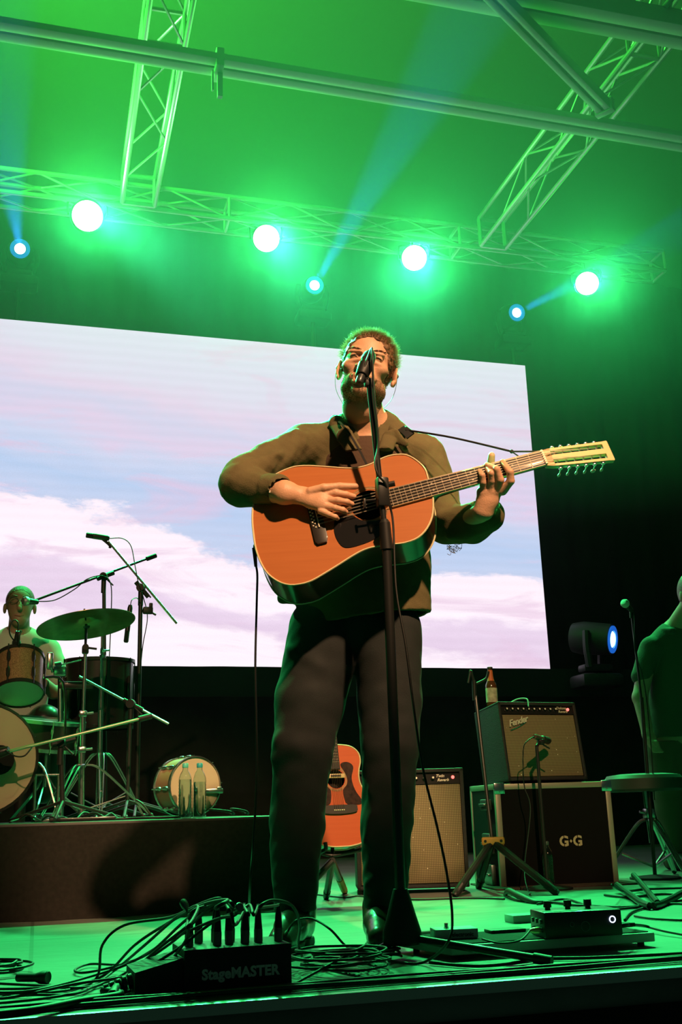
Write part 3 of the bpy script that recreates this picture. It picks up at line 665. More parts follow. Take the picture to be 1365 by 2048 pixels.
for q in (-1, 1):
    e((q * 1.45, -10.0, -2.5), (0.85, 1.0, 0.8), 0.004); e((q * 0.75, -10.9, -3.35), (0.42, 0.5, 0.35), 0.002, 'cut')
    c_((q * 1.9, -9.4, -2.6), (q * 3.6, -8.0, -5.2), 0.35, 0.35, 0.012)
    c_((q * 2.4, -9.4, -3.6), (q * 3.5, -8.6, -5.6), 0.14, 0.14, 0.006, 'cut')
e((0, -7.9, -5.6), (3.2, 2.2, 2.4), 0.01)
c_((-2.5, -9.0, -5.0), (0, -10.1, -4.6), 0.45, 0.5, 0.004); c_((0, -10.1, -4.6), (2.5, -9.0, -5.0), 0.5, 0.45, 0.004)
c_((-2.2, -8.9, -6.9), (0, -9.8, -7.2), 0.45, 0.55, 0.004); c_((0, -9.8, -7.2), (2.2, -8.9, -6.9), 0.55, 0.45, 0.004)
e((0, -9.6, -5.95), (2.1, 1.6, 0.85), 0.003, 'cut')
for q in (-1, 1):                                                    # ears
    R_ = (np.array(Matrix.Rotation(math.radians(q * 22), 3, 'Z')).T @ RI)
    s.ell(h(q * 8.15, 0.9, -0.4), (0.0075, 0.020, 0.033), 0.004, R_); s.ell(h(q * 8.75, 0.3, 0.1), (0.005, 0.0125, 0.021), 0.003, R_, 'cut'); s.ell(h(q * 7.9, -0.4, -2.9), (0.006, 0.009, 0.011), 0.005, R_)
s.chain([h(0, 1.5, -4.5), h(0, 1.9, -10.5)], [0.058, 0.060], 0.02)
headm = s.mesh(PT)
# ---- neck, trunk and legs under the clothes
NB = Q(738, 878, 3.14)
s = SDF((-0.45, -0.35, -0.02), (0.5, 0.3, 1.75), 0.008)
s.chain([h(0, 1.6, -7.5), NB], [0.055, 0.062], 0.02); s.chain([NB, Q(735, 960, 3.14), Q(730, 1090, 3.14), Q(728, 1210, 3.13)], [0.10, 0.15, 0.145, 0.14], 0.03, (0, 1, 0), 0.66)
s.cone(Q(690, 885, 3.15), Q(610, 893, 3.15), 0.05, 0.05, 0.03); s.cone(Q(780, 890, 3.15), Q(850, 910, 3.15), 0.05, 0.05, 0.03)
s.chain([Q(607, 893, 3.14), Q(530, 930, 3.07), Q(482, 968, 3.01), Q(520, 978, 2.94)], [0.048, 0.043, 0.04, 0.036], 0.02)
s.chain([Q(852, 912, 3.14), Q(880, 985, 3.13), Q(892, 1050, 3.09), Q(940, 1045, 3.02)], [0.048, 0.043, 0.04, 0.035], 0.02)
s.chain([Q(660, 1240, 3.13), Q(625, 1400, 3.11), Q(606, 1500, 3.1), Q(594, 1640, 3.12), Q(590, 1780, 3.13)], [0.085, 0.075, 0.055, 0.05, 0.036], 0.03)
s.chain([Q(775, 1240, 3.13), Q(782, 1400, 3.12), Q(781, 1500, 3.1), Q(774, 1640, 3.12), Q(770, 1765, 3.13)], [0.085, 0.07, 0.055, 0.048, 0.036], 0.03)
trunk = s.mesh(PT)
# ---- strumming hand (picture left), forearm included
W = QG(604, 991, 0.035)
lo_ = np.minimum.reduce([Q(500, 975, 2.97), QG(720, 1050, 0.0), QG(700, 950, 0.08)]) - 0.05; hi_ = np.maximum.reduce([Q(500, 975, 2.97), QG(720, 1050, 0.0), QG(700, 950, 0.08)]) + 0.05
s = SDF(lo_, hi_, 0.0019); nG = np.array(PTI.to_3x3() @ GN)
s.chain([Q(515, 978, 2.95), QG(570, 985, 0.045), W], [0.038, 0.034, 0.024], 0.015, nG, 0.85)
s.chain([W, QG(640, 1000, 0.038)], [0.028, 0.032], 0.012, nG, 0.55); s.chain([QG(622, 990, 0.036), QG(652, 988, 0.036)], [0.018, 0.014], 0.01); s.chain([QG(622, 1004, 0.034), QG(650, 1014, 0.032)], [0.019, 0.014], 0.01)
for pts, r in (([(622, 984, .046), (648, 976, .052), (680, 973, .044), (711, 973, .030)], (.015, .0125, .0112, .0095)),
               ([(646, 990, .038), (672, 986, .042), (693, 989, .030), (708, 993, .018)], (.0125, .0098, .009, .0078)),
               ([(650, 1001, .038), (676, 1001, .042), (694, 1004, .030), (704, 1008, .017)], (.0125, .0098, .009, .0078)),
               ([(648, 1012, .036), (670, 1016, .040), (686, 1020, .028), (692, 1024, .016)], (.012, .0092, .0085, .0075)),
               ([(642, 1022, .034), (658, 1029, .036), (671, 1034, .026), (675, 1037, .015)], (.0105, .0082, .0075, .0068))):
    s.chain([QG(*p) for p in pts], r, 0.0035)
handL = s.mesh(PT)
# ---- fretting hand (picture right)
K = [QG(985, 940, 0.0)]; s = SDF(K[0] - np.array((0.11, 0.11, 0.17)), K[0] + np.array((0.11, 0.16, 0.07)), 0.0019)
WR = QG(968, 1022, -0.055)
s.chain([Q(930, 1048, 3.03), WR], [0.034, 0.026], 0.015); s.chain([WR, QG(976, 1000, -0.038), QG(985, 982, -0.024)], [0.026, 0.029, 0.028], 0.014, nG, 0.75)
s.chain([QG(966, 984, -0.022), QG(1008, 976, -0.016)], [0.017, 0.016], 0.01)
for pts, r in (([(1006, 982, -.016), (1022, 962, .012), (1021, 944, .030), (1006, 924, .012)], (.013, .0112, .0100, .0082)),
               ([(994, 982, -.016), (1001, 960, .014), (994, 939, .034), (974, 930, .013)], (.013, .0112, .0102, .0082)),
               ([(981, 982, -.016), (984, 962, .010), (983, 947, .028), (976, 938, .013)], (.0125, .0105, .0095, .008)),
               ([(968, 982, -.018), (967, 965, .008), (965, 951, .022), (960, 942, .012)], (.0115, .0095, .0088, .0075)),
               ([(964, 1000, -.042), (970, 965, -.048), (982, 930, -.038), (984, 911, -.016)], (.016, .0125, .0115, .0098))):
    s.chain([QG(*p) for p in pts], r, 0.003)
handR = s.mesh(PT)
body = mjoin(trunk, headm, handL, handR).build('body', SKIN, singer, sharp=180)

# ---- eyes, brows, lips, nails
for q in (-1, 1):
    m = MB(PT); m.sph(h(q * 3.15, -7.72, 0.7), 0.0103, 12, 8); m.build('eye', mat('eye_dark', (0.05, 0.035, 0.03), 0.2), singer)
    m = MB(PT); m.tube([h(q * 1.7, -9.0, 0.50), h(q * 2.4, -9.18, 0.82), h(q * 3.1, -9.15, 0.98), h(q * 3.9, -8.95, 0.85), h(q * 4.8, -8.35, 0.45)], [0.0005, 0.0011, 0.0013, 0.0012, 0.0005], 6, 5); m.build('eyelashes', mat('dark_lash', (0.03, 0.02, 0.015), 0.6), singer)
    m = MB(PT)
    rr = random.Random(3)
    for k in range(90):
        f = rr.random(); x = 1.3 + 3.9 * f; y = -9.35 + 1.6 * f * f; z = 2.45 + 0.55 * math.sin(f * 2.4) + rr.uniform(-0.3, 0.3)
        a = h(q * x, y + 0.1, z); m.tube([a, h(q * (x + 0.55), y - 0.22, z + rr.uniform(-.05, 0.25))], [0.0007, 0.0003], 4, 0)
    m.build('eyebrow', HAIRM, singer)
LIP = mat('lip', (0.42, 0.15, 0.11), 0.45)
m = MB(PT); m.tube([h(-2.35, -9.15, -5.2), h(-1.1, -10.25, -4.85), h(0, -10.5, -4.95), h(1.1, -10.25, -4.85), h(2.35, -9.15, -5.2)], [0.001, 0.0028, 0.0032, 0.0028, 0.001], 8, 5)
m.tube([h(-2.1, -9.1, -6.7), h(-1.0, -10.0, -7.0), h(0, -10.25, -7.1), h(1.0, -10.0, -7.0), h(2.1, -9.1, -6.7)], [0.001, 0.0035, 0.0042, 0.0035, 0.001], 8, 5); m.build('lips', LIP, singer)

# ---- hair and beard
s, e = head_field(0.0028, 0.28)
e((0, -9.4, -2.2), (7.7, 8.0, 9.7), 0.006, 'cut')                       # leaves the face free
s.plane(h(0, 1.5, -4.2), HR @ np.array((0, -0.15, -1)), 0.008)
s.ell(h(9, -1.6, -2.6), (0.034, 0.038, 0.044), 0.006, RI, 'cut'); s.ell(h(-9, -1.6, -2.6), (0.034, 0.038, 0.044), 0.006, RI, 'cut')
s.field(lambda X, Y, Z: 0.0026 * wob(X, Y, Z, 210, 4) + 0.0022 * wob(X, Y, Z, 420, 5))
hm = s.mesh(PT)
HV = np.array(headm.v); HV = (np.array(PTI.to_3x3()) @ HV.T).T + np.array(PTI.translation)      # head surface points in the body frame
HF = [f for f in headm.f if len(f) == 4]; HFC = np.array([HV[list(f)].mean(0) for f in HF]); HFL = ((RI @ (HFC - HC).T).T) / HS   # face centres in head units
HFN = np.array([np.cross(HV[f[2]] - HV[f[0]], HV[f[3]] - HV[f[1]]) for f in HF]); HFN /= np.linalg.norm(HFN, axis=1)[:, None] + 1e-12
HFN = (RI @ HFN.T).T; sg = np.sign(((HFL - np.array((0, 0, 0.5))) * HFN).sum(1)); HFN *= sg[:, None]
def strands(sel, n, lens, rad, droop, seed, seg=3):
    rr = random.Random(seed); idx = np.nonzero(sel)[0]; b = MB(PT)
    for k in range(n):
        i = idx[rr.randrange(len(idx))]; p = HFL[i]; nn = HFN[i]
        d1 = nn * 0.8 + np.array((rr.uniform(-1, 1) + droop[0], rr.uniform(-1, 1) + droop[1], rr.uniform(-1, 1) + droop[2])) * 0.55; d1 /= np.linalg.norm(d1)
        d2 = np.array((rr.uniform(-1, 1), rr.uniform(-1, 1), rr.uniform(-1, 1))) * 0.6 + d1; l = rr.uniform(*lens)
        p1 = p + d1 * l * 0.55; p2 = p1 + d2 * l * 0.4; b.tube([h(*(p - nn * 0.1)), h(*p1), h(*p2)] if seg > 1 else [h(*(p - nn * 0.1)), h(*p1)], [rad, rad * 0.8, rad * 0.3] if seg > 1 else [rad, rad * 0.4], 4, seg if seg > 1 else 0, caps=False)
    return b
X_, Y_, Z_ = HFL[:, 0], HFL[:, 1], HFL[:, 2]
hair_sel = (Z_ > -3.5) & ~((np.abs(X_) > 6.9) & (Z_ < 3.2)) & (((Y_ > -1.0) & (np.abs(X_) < 7.9) & ~((np.abs(X_) > 6.8) & (Z_ < 2.2) & (Y_ < 2.6))) | (Z_ > 7.6 - 0.35 * np.clip(X_, 0, 3)) | ((Z_ > 3.0) & (Y_ > -3.0)))
tuft = strands(hair_sel & (Z_ > 0), 4200, (1.0, 2.3), 0.0006, (0.25, -0.3, 0.3), 11); side_t = strands(hair_sel & (Z_ <= 2), 1200, (0.4, 0.9), 0.0006, (0, 0.6, -0.6), 12)
HT_ = mat('hair_strands', (0.20, 0.11, 0.055), 0.4); nt_, b_n = nodes(HT_); tr_ = nt_.nodes.new('ShaderNodeBsdfTranslucent'); tr_.inputs[0].default_value = (0.70, 0.62, 0.42, 1); mx_ = nt_.nodes.new('ShaderNodeMixShader'); mx_.inputs[0].default_value = 0.55
nt_.links.new(b_n.outputs[0], mx_.inputs[1]); nt_.links.new(tr_.outputs[0], mx_.inputs[2]); nt_.links.new(mx_.outputs[0], nt_.nodes['Material Output'].inputs['Surface'])
hair_o = hm.build('hair', HAIRM, singer, sharp=180); mjoin(tuft, side_t).build('hair_strands', HT_, hair_o, sharp=180)
ax_ = np.abs(X_); mouth_ = (ax_ < 2.7) & (Z_ > -7.6) & (Z_ < -4.5) & (Y_ < -7.5)
beard_sel = (~mouth_) & (Z_ > -12.5) & (Y_ < 1.2) & (((Z_ < -4.6 - 0.25 * (5.5 - ax_)) & (Z_ > -11.5) & (Y_ < -0.5)) | ((ax_ < 3.0) & (Z_ < -3.5) & (Z_ > -4.7) & (Y_ < -8.2)) | ((ax_ > 5.0) & (ax_ < 6.9) & (Z_ < -1.2) & (Y_ > -4.2) & (Y_ < 0.2)))
core_ = beard_sel & (Z_ < -6.5)
mjoin(strands(beard_sel, 2600, (0.25, 0.5), 0.0005, (0, -0.1, -0.6), 21, 1), strands(core_, 1500, (0.35, 0.7), 0.0005, (0, -0.1, -0.6), 22, 1)).build('beard', BEARDM, singer, sharp=180)
# in-ear monitors
for q in (-1, 1):
    m = MB(PT); m.sph(h(q * 8.6, 0.2, -0.1), (0.007, 0.008, 0.009), 10, 8); m.tube([h(q * 8.8, 0.4, -0.6), h(q * 8.9, 0.9, -3.4), h(q * 8.0, 3.0, -6.5), h(q * 5.0, 5.5, -10)], 0.0009, 5, 5)
    m.build('earpiece', mat('grey_plastic', (0.2, 0.22, 0.21), 0.3), singer)

# ---- T-shirt
s = SDF((-0.25, -0.3, 1.2), (0.32, 0.25, 1.66), 0.006)
s.chain([NB + np.array((0, 0.0, -0.045)), Q(735, 960, 3.13), Q(735, 1060, 3.13)], [0.098, 0.155, 0.16], 0.02, (0, 1, 0), 0.68)
s.cone(h(0, 1.6, -7.5), NB, 0.062, 0.066, 0.004, op='cut')
s.field(lambda X, Y, Z: 0.002 * wob(X, Y, Z, 60, 2)); s.mesh(PT).build('tshirt', SHIRTM, singer, sharp=180)

# ---- jacket
s = SDF((-0.52, -0.42, 0.78), (0.52, 0.32, 1.66), 0.0042); F = (0, 1, 0)
s.chain([Q(735, 905, 3.15), Q(732, 1000, 3.14), Q(730, 1130, 3.13), Q(727, 1250, 3.13)], [0.150, 0.180, 0.198, 0.205], 0.02, F, 0.64)
s.chain([Q(705, 872, 3.15), Q(612, 893, 3.15)], [0.055, 0.068], 0.03); s.chain([Q(768, 880, 3.15), Q(845, 912, 3.15)], [0.05, 0.064], 0.03)
s.chain([Q(612, 893, 3.14), Q(545, 922, 3.08), Q(490, 955, 3.02), Q(482, 968, 3.0)], [0.070, 0.062, 0.064, 0.067], 0.02)
s.chain([Q(484, 972, 2.99), Q(520, 980, 2.94), Q(556, 976, 2.89)], [0.064, 0.052, 0.041], 0.012)
s.chain([Q(850, 912, 3.14), Q(876, 985, 3.14), Q(892, 1048, 3.09)], [0.064, 0.060, 0.060], 0.02)
s.chain([Q(892, 1046, 3.09), Q(945, 1048, 3.02), Q(974, 1030, 2.965)], [0.060, 0.056, 0.052], 0.012)
s.chain([Q(612, 1130, 3.14), Q(585, 1182, 3.12), Q(566, 1196, 3.11)], [0.05, 0.034, 0.018], 0.02)
# folds
P_ = lambda a, b, r: s.fold(a, b, r * 1.5, r * 1.5)
for a, b, r in (((592, 862, 3.06), (580, 935, 3.03), .008), ((610, 870, 3.06), (612, 940, 3.02), .007), ((560, 905, 3.0), (500, 925, 2.96), .009), ((540, 930, 3.0), (480, 938, 2.95), .008), ((520, 948, 2.95), (468, 960, 2.93), .008),
                ((640, 880, 3.05), (650, 930, 3.02), .006), ((850, 930, 3.06), (868, 1000, 3.06), .008), ((835, 930, 3.05), (850, 985, 3.05), .006), ((880, 1030, 3.02), (930, 1015, 2.98), .009), ((900, 1075, 3.02), (960, 1070, 2.96), .009), ((905, 1050, 3.02), (960, 1045, 2.95), .008)):
    P_(Q(*a), Q(*b), r)
# cuff bands and seams
ax = Q(556, 976, 2.89) - Q(520, 980, 2.94); ax /= np.linalg.norm(ax); c0 = Q(550, 977, 2.895)
s.cone(c0 - ax * 0.016, c0 + ax * 0.012, 0.0455, 0.0425, 0.002); s.plane  # rolled cuff
s.chain([Q(540, 979, 2.91), Q(600, 984, 2.82)], [0.034, 0.034], 0.001, op='cut')
wr = L3(S(968, 1022, 2.93)); s.chain([Q(975, 1034, 2.965), Q(968, 985, 2.93)], [0.036, 0.044], 0.002, op='cut')
# front opening and hem
s.chain([Q(733, 838, 3.06), Q(750, 925, 2.98)], [0.042, 0.008], 0.004, (0, 1, 0), 2.2, 'cut'); s.cone(h(0, 1.6, -7.5), NB + np.array((0, 0, 0.0)), 0.066, 0.070, 0.004, op='cut')
hn = (0.12, 0, -1); s.plane(Q(720, 1246, 3.13), hn, 0.003)
s.cone(Q(725, 1215, 3.13) , Q(725, 1262, 3.13), 0.192, 0.200, 0.003, F, 0.60, 'cut')
s.field(lambda X, Y, Z: 0.0022 * wob(X, Y, Z * 0.5, 70, 8) + 0.0010 * wob(X, Y, Z, 190, 9))
s.mesh(PT).build('jacket', OLIVE, singer, sharp=180)
# collar, pocket, placket
def ribbon(pts, w, th, name, m, par, nrm=None):
    """flat band along points; w = half widths"""
    b = MB(); pts = [Vector(p) for p in pts]; n = len(pts); vs = []
    for i, p in enumerate(pts):
        d = (pts[min(i + 1, n - 1)] - pts[max(i - 1, 0)]).normalized(); nn = Vector(nrm[i]) if nrm else -V; sd = d.cross(nn).normalized(); nn = sd.cross(d).normalized(); ww = w[i] if hasattr(w, '__len__') else w
        vs += [p - sd * ww - nn * th, p + sd * ww - nn * th, p + sd * ww + nn * th, p - sd * ww + nn * th]
    fs = [(4 * i + k, 4 * i + (k + 1) % 4, 4 * i + 4 + (k + 1) % 4, 4 * i + 4 + k) for i in range(n - 1) for k in range(4)] + [(0, 1, 2, 3), tuple(4 * (n - 1) + k for k in range(4))]
    b.put(vs, fs); o = b.build(name, m, par, sharp=50); return o
s = SDF((-0.15, -0.28, 1.40), (0.28, 0.26, 1.75), 0.003)
s.chain([Q(672, 842, 3.15), Q(674, 846, 3.08), Q(690, 872, 3.02), Q(716, 912, 2.99), Q(737, 938, 2.985)], [0.020, 0.024, 0.026, 0.022, 0.012], 0.006, (0, 1, 0.3), 0.25)
s.chain([Q(668, 840, 3.20), Q(672, 842, 3.12), Q(684, 858, 3.05)], [0.014, 0.016, 0.012], 0.006)
s.chain([Q(775, 858, 3.2), Q(772, 856, 3.10), Q(788, 872, 3.04), Q(812, 888, 3.03)], [0.014, 0.017, 0.022, 0.010], 0.006, (0.2, 1, 0.4), 0.22)
s.chain([Q(780, 876, 3.04), Q(770, 905, 3.0), Q(758, 935, 2.985)], [0.024, 0.022, 0.012], 0.006, (0, 1, 0.3), 0.35)
s.chain([Q(672, 842, 3.2), Q(722, 838, 3.27), Q(775, 858, 3.2)], [0.014, 0.016, 0.014], 0.006)
s.cone(h(0, 1.6, -7.5), NB + np.array((0, 0, 0.0)), 0.059, 0.064, 0.003, op='cut')
s.mesh(PT).build('collar', OLIVE, singer, sharp=180)
for p_, q_ in (((546, 989), 'cuff_button'), ((540, 983), 'cuff_button')):
    c = S(p_[0], p_[1], 2.862); m = MB(); m.lathe(c, -V, [(0.004, -0.002), (0.004, 0.001), (0.0, 0.002)], 12); m.build(q_, PEARL, singer)
m = MB(); rr = random.Random(5)
for k in range(14):
    a = S(893 + rr.uniform(0, 22), 1092 + rr.uniform(-3, 1), 3.0); pts = [a]
    for q in range(4): pts.append(pts[-1] + Vector((rr.uniform(-.012, .012), rr.uniform(-.006, .006), rr.uniform(-.014, .004))))
    m.tube(pts, 0.0007, 4, 4)
m.build('loose_threads', OLIVE, singer)
# strap over the shoulders (part of the guitar)
ribbon([S(798, 856, 3.13), S(806, 858, 3.07), S(814, 864, 3.045), S(822, 872, 3.04)], 0.014, 0.003, 'strap_end', STR, gt)
ribbon([S(668, 838, 3.12), S(682, 846, 3.03), S(700, 868, 2.99), S(722, 905, 2.968), S(737, 935, 2.955)], 0.003, 0.0018, 'strap', STR, gt)

# ---- jeans
s = SDF((-0.34, -0.22, 0.03), (0.34, 0.22, 1.10), 0.0045)
s.cone(Q(705, 1225, 3.13), Q(735, 1225, 3.13), 0.145, 0.14, 0.02, F, 0.72)
s.chain([Q(652, 1262, 3.13), Q(621, 1400, 3.11), Q(606, 1495, 3.09), Q(594, 1640, 3.12), Q(590, 1812, 3.13)], [0.112, 0.102, 0.086, 0.078, 0.060], 0.012)
s.chain([Q(775, 1262, 3.13), Q(780, 1400, 3.12), Q(781, 1495, 3.10), Q(775, 1640, 3.12), Q(770, 1800, 3.13)], [0.104, 0.094, 0.080, 0.073, 0.060], 0.012)
s.plane(Q(728, 1206, 3.13), (0, 0, 1), 0.002)
s.field(lambda X, Y, Z: (0.0042 * wob(X * 0.7, Y * 0.7, Z * 1.2, 46, 31) + 0.002 * wob(X, Y, Z * 1.5, 110, 32)) * np.clip(1.25 - Z, 0.25, 1.0))
for a, b, r in (((560, 1478, 3.03), (600, 1500, 3.0), .012), ((548, 1520, 3.05), (590, 1490, 3.0), .010), ((560, 1290, 3.06), (640, 1330, 3.0), .009), ((735, 1580, 3.04), (770, 1540, 3.02), .010), ((728, 1680, 3.06), (748, 1600, 3.04), .012), ((545, 1780, 3.08), (600, 1760, 3.06), .009), ((735, 1770, 3.08), (800, 1755, 3.07), .009), ((700, 1330, 3.06), (740, 1300, 3.02), .008)):
    s.fold(Q(*a), Q(*b), r * 1.5, r * 1.1)
s.chain([Q(590, 1800, 3.13), Q(589, 1870, 3.13)], [0.05, 0.053], 0.002, op='cut'); s.chain([Q(770, 1790, 3.13), Q(769, 1860, 3.13)], [0.05, 0.053], 0.002, op='cut')
s.plane(Q(589, 1822, 3.13), (0, 0, -1), 0.0015)
s.mesh(PT).build('jeans', DENIM, singer, sharp=180)
# ---- boots
def boot(ank, toe, heel):
    ank, toe, heel = L3(ank), L3(toe), L3(heel); up = np.array((0, 0, 1.0))
    d = toe - heel; d /= np.linalg.norm(d); lo = np.minimum(np.minimum(ank, toe), heel) - 0.08; hi = np.maximum(np.maximum(ank, toe), heel) + 0.1; lo[2] = -0.02
    s = SDF(lo, hi, 0.0035)
    s.chain([ank + up * 0.05, heel + up * 0.095 + d * 0.025, heel + up * 0.05 + d * 0.02], [0.044, 0.044, 0.038], 0.015)
    s.chain([heel + up * 0.06 + d * 0.05, heel + up * 0.058 + d * 0.13, toe + up * 0.034 - d * 0.04], [0.046, 0.042, 0.034], 0.02); s.cone(toe + up * 0.033 - d * 0.07, toe + up * 0.031 - d * 0.03, 0.036, 0.028, 0.01)
    s.plane(heel + up * 0.019, (0, 0, -1), 0.002); up_ = s.mesh(PT).build('boot', BOOTM, singer, sharp=180)
    s = SDF(lo, hi, 0.003); s.chain([heel + up * 0.01 + d * 0.01, heel + d * 0.05 + up * 0.01], [0.037, 0.035], 0.003)
    s.chain([heel + d * 0.12 + up * 0.022, toe + up * 0.018 - d * 0.045, toe + up * 0.016 - d * 0.03], [0.036, 0.039, 0.034], 0.01); s.cone(heel + d * 0.05 + up * 0.03, heel + d * 0.14 + up * 0.03, 0.03, 0.03, 0.005)
    s.plane(heel + up * 0.024, (0, 0, 1), 0.001); s.plane(np.array((0, 0, 0.001)), (0, 0, -1), 0.0005); s.mesh(PT).build('sole', mat('black_rubber', (0.012, 0.012, 0.012), 0.7), up_, sharp=60)
tl = S(553, 1885, 2.90); tl.z = 0; hl_ = tl + V * 0.275 + U * 0.045; boot(S(590, 1800, 3.14), tl, hl_)
tr = S(762, 1885, 2.93); tr.z = 0; hr_ = tr + V * 0.275 + U * -0.005; boot(S(769, 1800, 3.14), tr, hr_)
# ================================================================ microphone stand in front of the singer
BLK = mat('stand_black', (0.015, 0.015, 0.015), 0.38, coat=0.2)
RUB = mat('cable_black', (0.010, 0.010, 0.010), 0.5)
IRON = mat('cast_black', (0.018, 0.018, 0.018), 0.6)
SB = S(806, 1890, 2.83); SB.z = 0.0
ms = thing('microphone_stand', 'tall black microphone stand with a cone base in front of the singer', 'microphone stand', SB)
D_T = 2.80
p_base = SB + ZUP * 0.05; p_top = S(739, 768, D_T); p_clutch = S(765, 985, D_T + 0.005); p_cl2 = S(773, 1085, D_T + 0.01)
m = MB(); m.lathe(SB + ZUP * 0.035, (0, 0, 1), [(0.045, 0), (0.050, 0.006), (0.048, 0.03), (0.036, 0.07), (0.026, 0.105), (0.020, 0.125), (0.018, 0.13)], 28); m.build('base', IRON, ms)
for tgt in (fl(1098, 1921, 0.012), fl(735, 1912, 0.012), SB + V * 0.42 + U * 0.10 + ZUP * 0.012):
    d = (tgt - SB); d.z = 0; a = SB + ZUP * 0.052; m = MB(); m.cyl(a, tgt, 0.0095, n=12); lg = m.build('leg', BLK, ms)
    e_ = (tgt - a).normalized(); m = MB(); m.cyl(tgt - e_ * 0.035, tgt + e_ * 0.008, 0.0125, 0.0115, n=12); m.build('rubber_foot', RUB, lg)
m = MB(); m.cyl(SB + ZUP * 0.14, p_cl2, 0.0135, n=16); m.build('lower_pole', BLK, ms)
m = MB(); m.cyl(p_cl2, p_top, 0.0085, n=14); m.build('upper_pole', BLK, ms)
ud = (p_clutch - p_cl2).normalized()
m = MB(); m.cyl(p_cl2 - ud * 0.02, p_cl2 + ud * 0.055, 0.018, 0.0155, n=16); m.cyl(p_cl2 + ud * 0.055, p_cl2 + ud * 0.065, 0.0155, 0.0095, n=16); m.build('height_clutch', RUB, ms)
m = MB(); m.box(p_clutch, (0.034, 0.032, 0.085), bev=0.006); m.cyl(p_clutch + U * 0.018 + ZUP * 0.022, p_clutch + U * 0.036 + ZUP * 0.025, 0.008, n=10)
m.cyl(p_clutch - U * 0.018 - ZUP * 0.02, p_clutch - U * 0.05 - ZUP * 0.022, 0.0035, n=8); m.box(p_clutch - U * 0.05 - ZUP * 0.03, (0.006, 0.01, 0.028), bev=0.002); m.build('accessory_clamp', BLK, ms)
# clip and microphone
mt = S(743, 703, 2.835); mb = S(722, 757, 2.785)                          # top of grille towards the mouth, and tail
md = (mt - mb).normalized()
mp_ = thing('microphone', 'black vocal microphone in front of the singer\'s mouth', 'microphone', mb)
Lm = (mt - mb).length
m = MB(); m.lathe(mb, md, [(0.009, -0.02), (0.0115, -0.015), (0.012, 0.0), (0.0145, Lm * 0.25), (0.0185, Lm * 0.62), (0.0205, Lm * 0.64)], 24); m.build('body', mat('mic_body', (0.03, 0.032, 0.032), 0.4, coat=0.2), mp_)
m = MB(); m.lathe(mb, md, [(0.0205, Lm * 0.64), (0.021, Lm * 0.72), (0.018, Lm * 0.86), (0.010, Lm * 0.98), (0.0, Lm * 1.02)], 24); m.build('grille', mat('mic_grille', (0.06, 0.065, 0.065), 0.45, 0.6, bump=1.0, bscale=900), mp_)
m = MB(); m.lathe(mb, md, [(0.0175, Lm * 0.08), (0.019, Lm * 0.10), (0.0225, Lm * 0.46), (0.0205, Lm * 0.48), (0.0160, Lm * 0.09)], 20); m.tube([mb + md * 0.03 - V * 0.012, (mb + md * 0.02 + p_top) / 2 + V * 0.0, p_top], [0.010, 0.011, 0.0105], 10, 4); m.box(p_top + ZUP * 0.004, (0.028, 0.02, 0.026), bev=0.005); m.build('microphone_clip', RUB, ms)
# ---------------------------------------------------------------- cables
def cable(name, label, pts, r, cat='cable', group=None, m_=None, n=8, sm=8):
    o = MB().tube(pts, r, n, sm).build(name, m_ or RUB, sharp=180); tag(o, label, cat, group); return o
tail = mb - md * 0.02
MCP = [tail, tail - md * 0.05 - ZUP * 0.01, S(737, 705, 2.775), S(745, 712, 2.77), S(748, 780, 2.775), S(757, 880, 2.785), S(751, 925, 2.775), S(757, 950, 2.772), S(772, 970, 2.79), S(780, 1010, 2.82), S(787, 1050, 2.825), S(793, 1180, 2.80), S(812, 1290, 2.78),
       S(826, 1400, 2.75), S(845, 1530, 2.70), S(874, 1650, 2.66), S(893, 1740, 2.62), S(905, 1830, 2.59), S(896, 1885, 2.57), fl(850, 1924, 0.008), fl(800, 1925, 0.008), fl(760, 1915, 0.02), fl(715, 1900, 0.012), fl(690, 1915, 0.012)]
cable('microphone_cable', 'black cable running from the singer\'s microphone down the stand to the floor', [tail] + [S(742, 700, 2.785)] + MCP[3:], 0.0032)
jk = S(509, 1096, 2.95)
m = MB(); m.cyl(jk, jk - ZUP * 0.055 + U * 0.004, 0.0068, 0.0045, n=12); m.box(jk + ZUP * 0.004 + U * 0.012, (0.03, 0.012, 0.012), bev=0.003)
m.build('jack_plug', RUB, gt)
cable('guitar_cable', 'black instrument cable hanging from the tail of the held guitar', [jk - ZUP * 0.05 + U * 0.004, S(515, 1150, 2.95), S(514, 1200, 2.95), S(511, 1330, 2.95), S(513, 1440, 2.96), S(514, 1560, 2.97), S(507, 1680, 2.97), S(500, 1780, 2.94), fl(498, 1860, 0.02), fl(508, 1890, 0.01), fl(560, 1902, 0.008)], 0.0032)

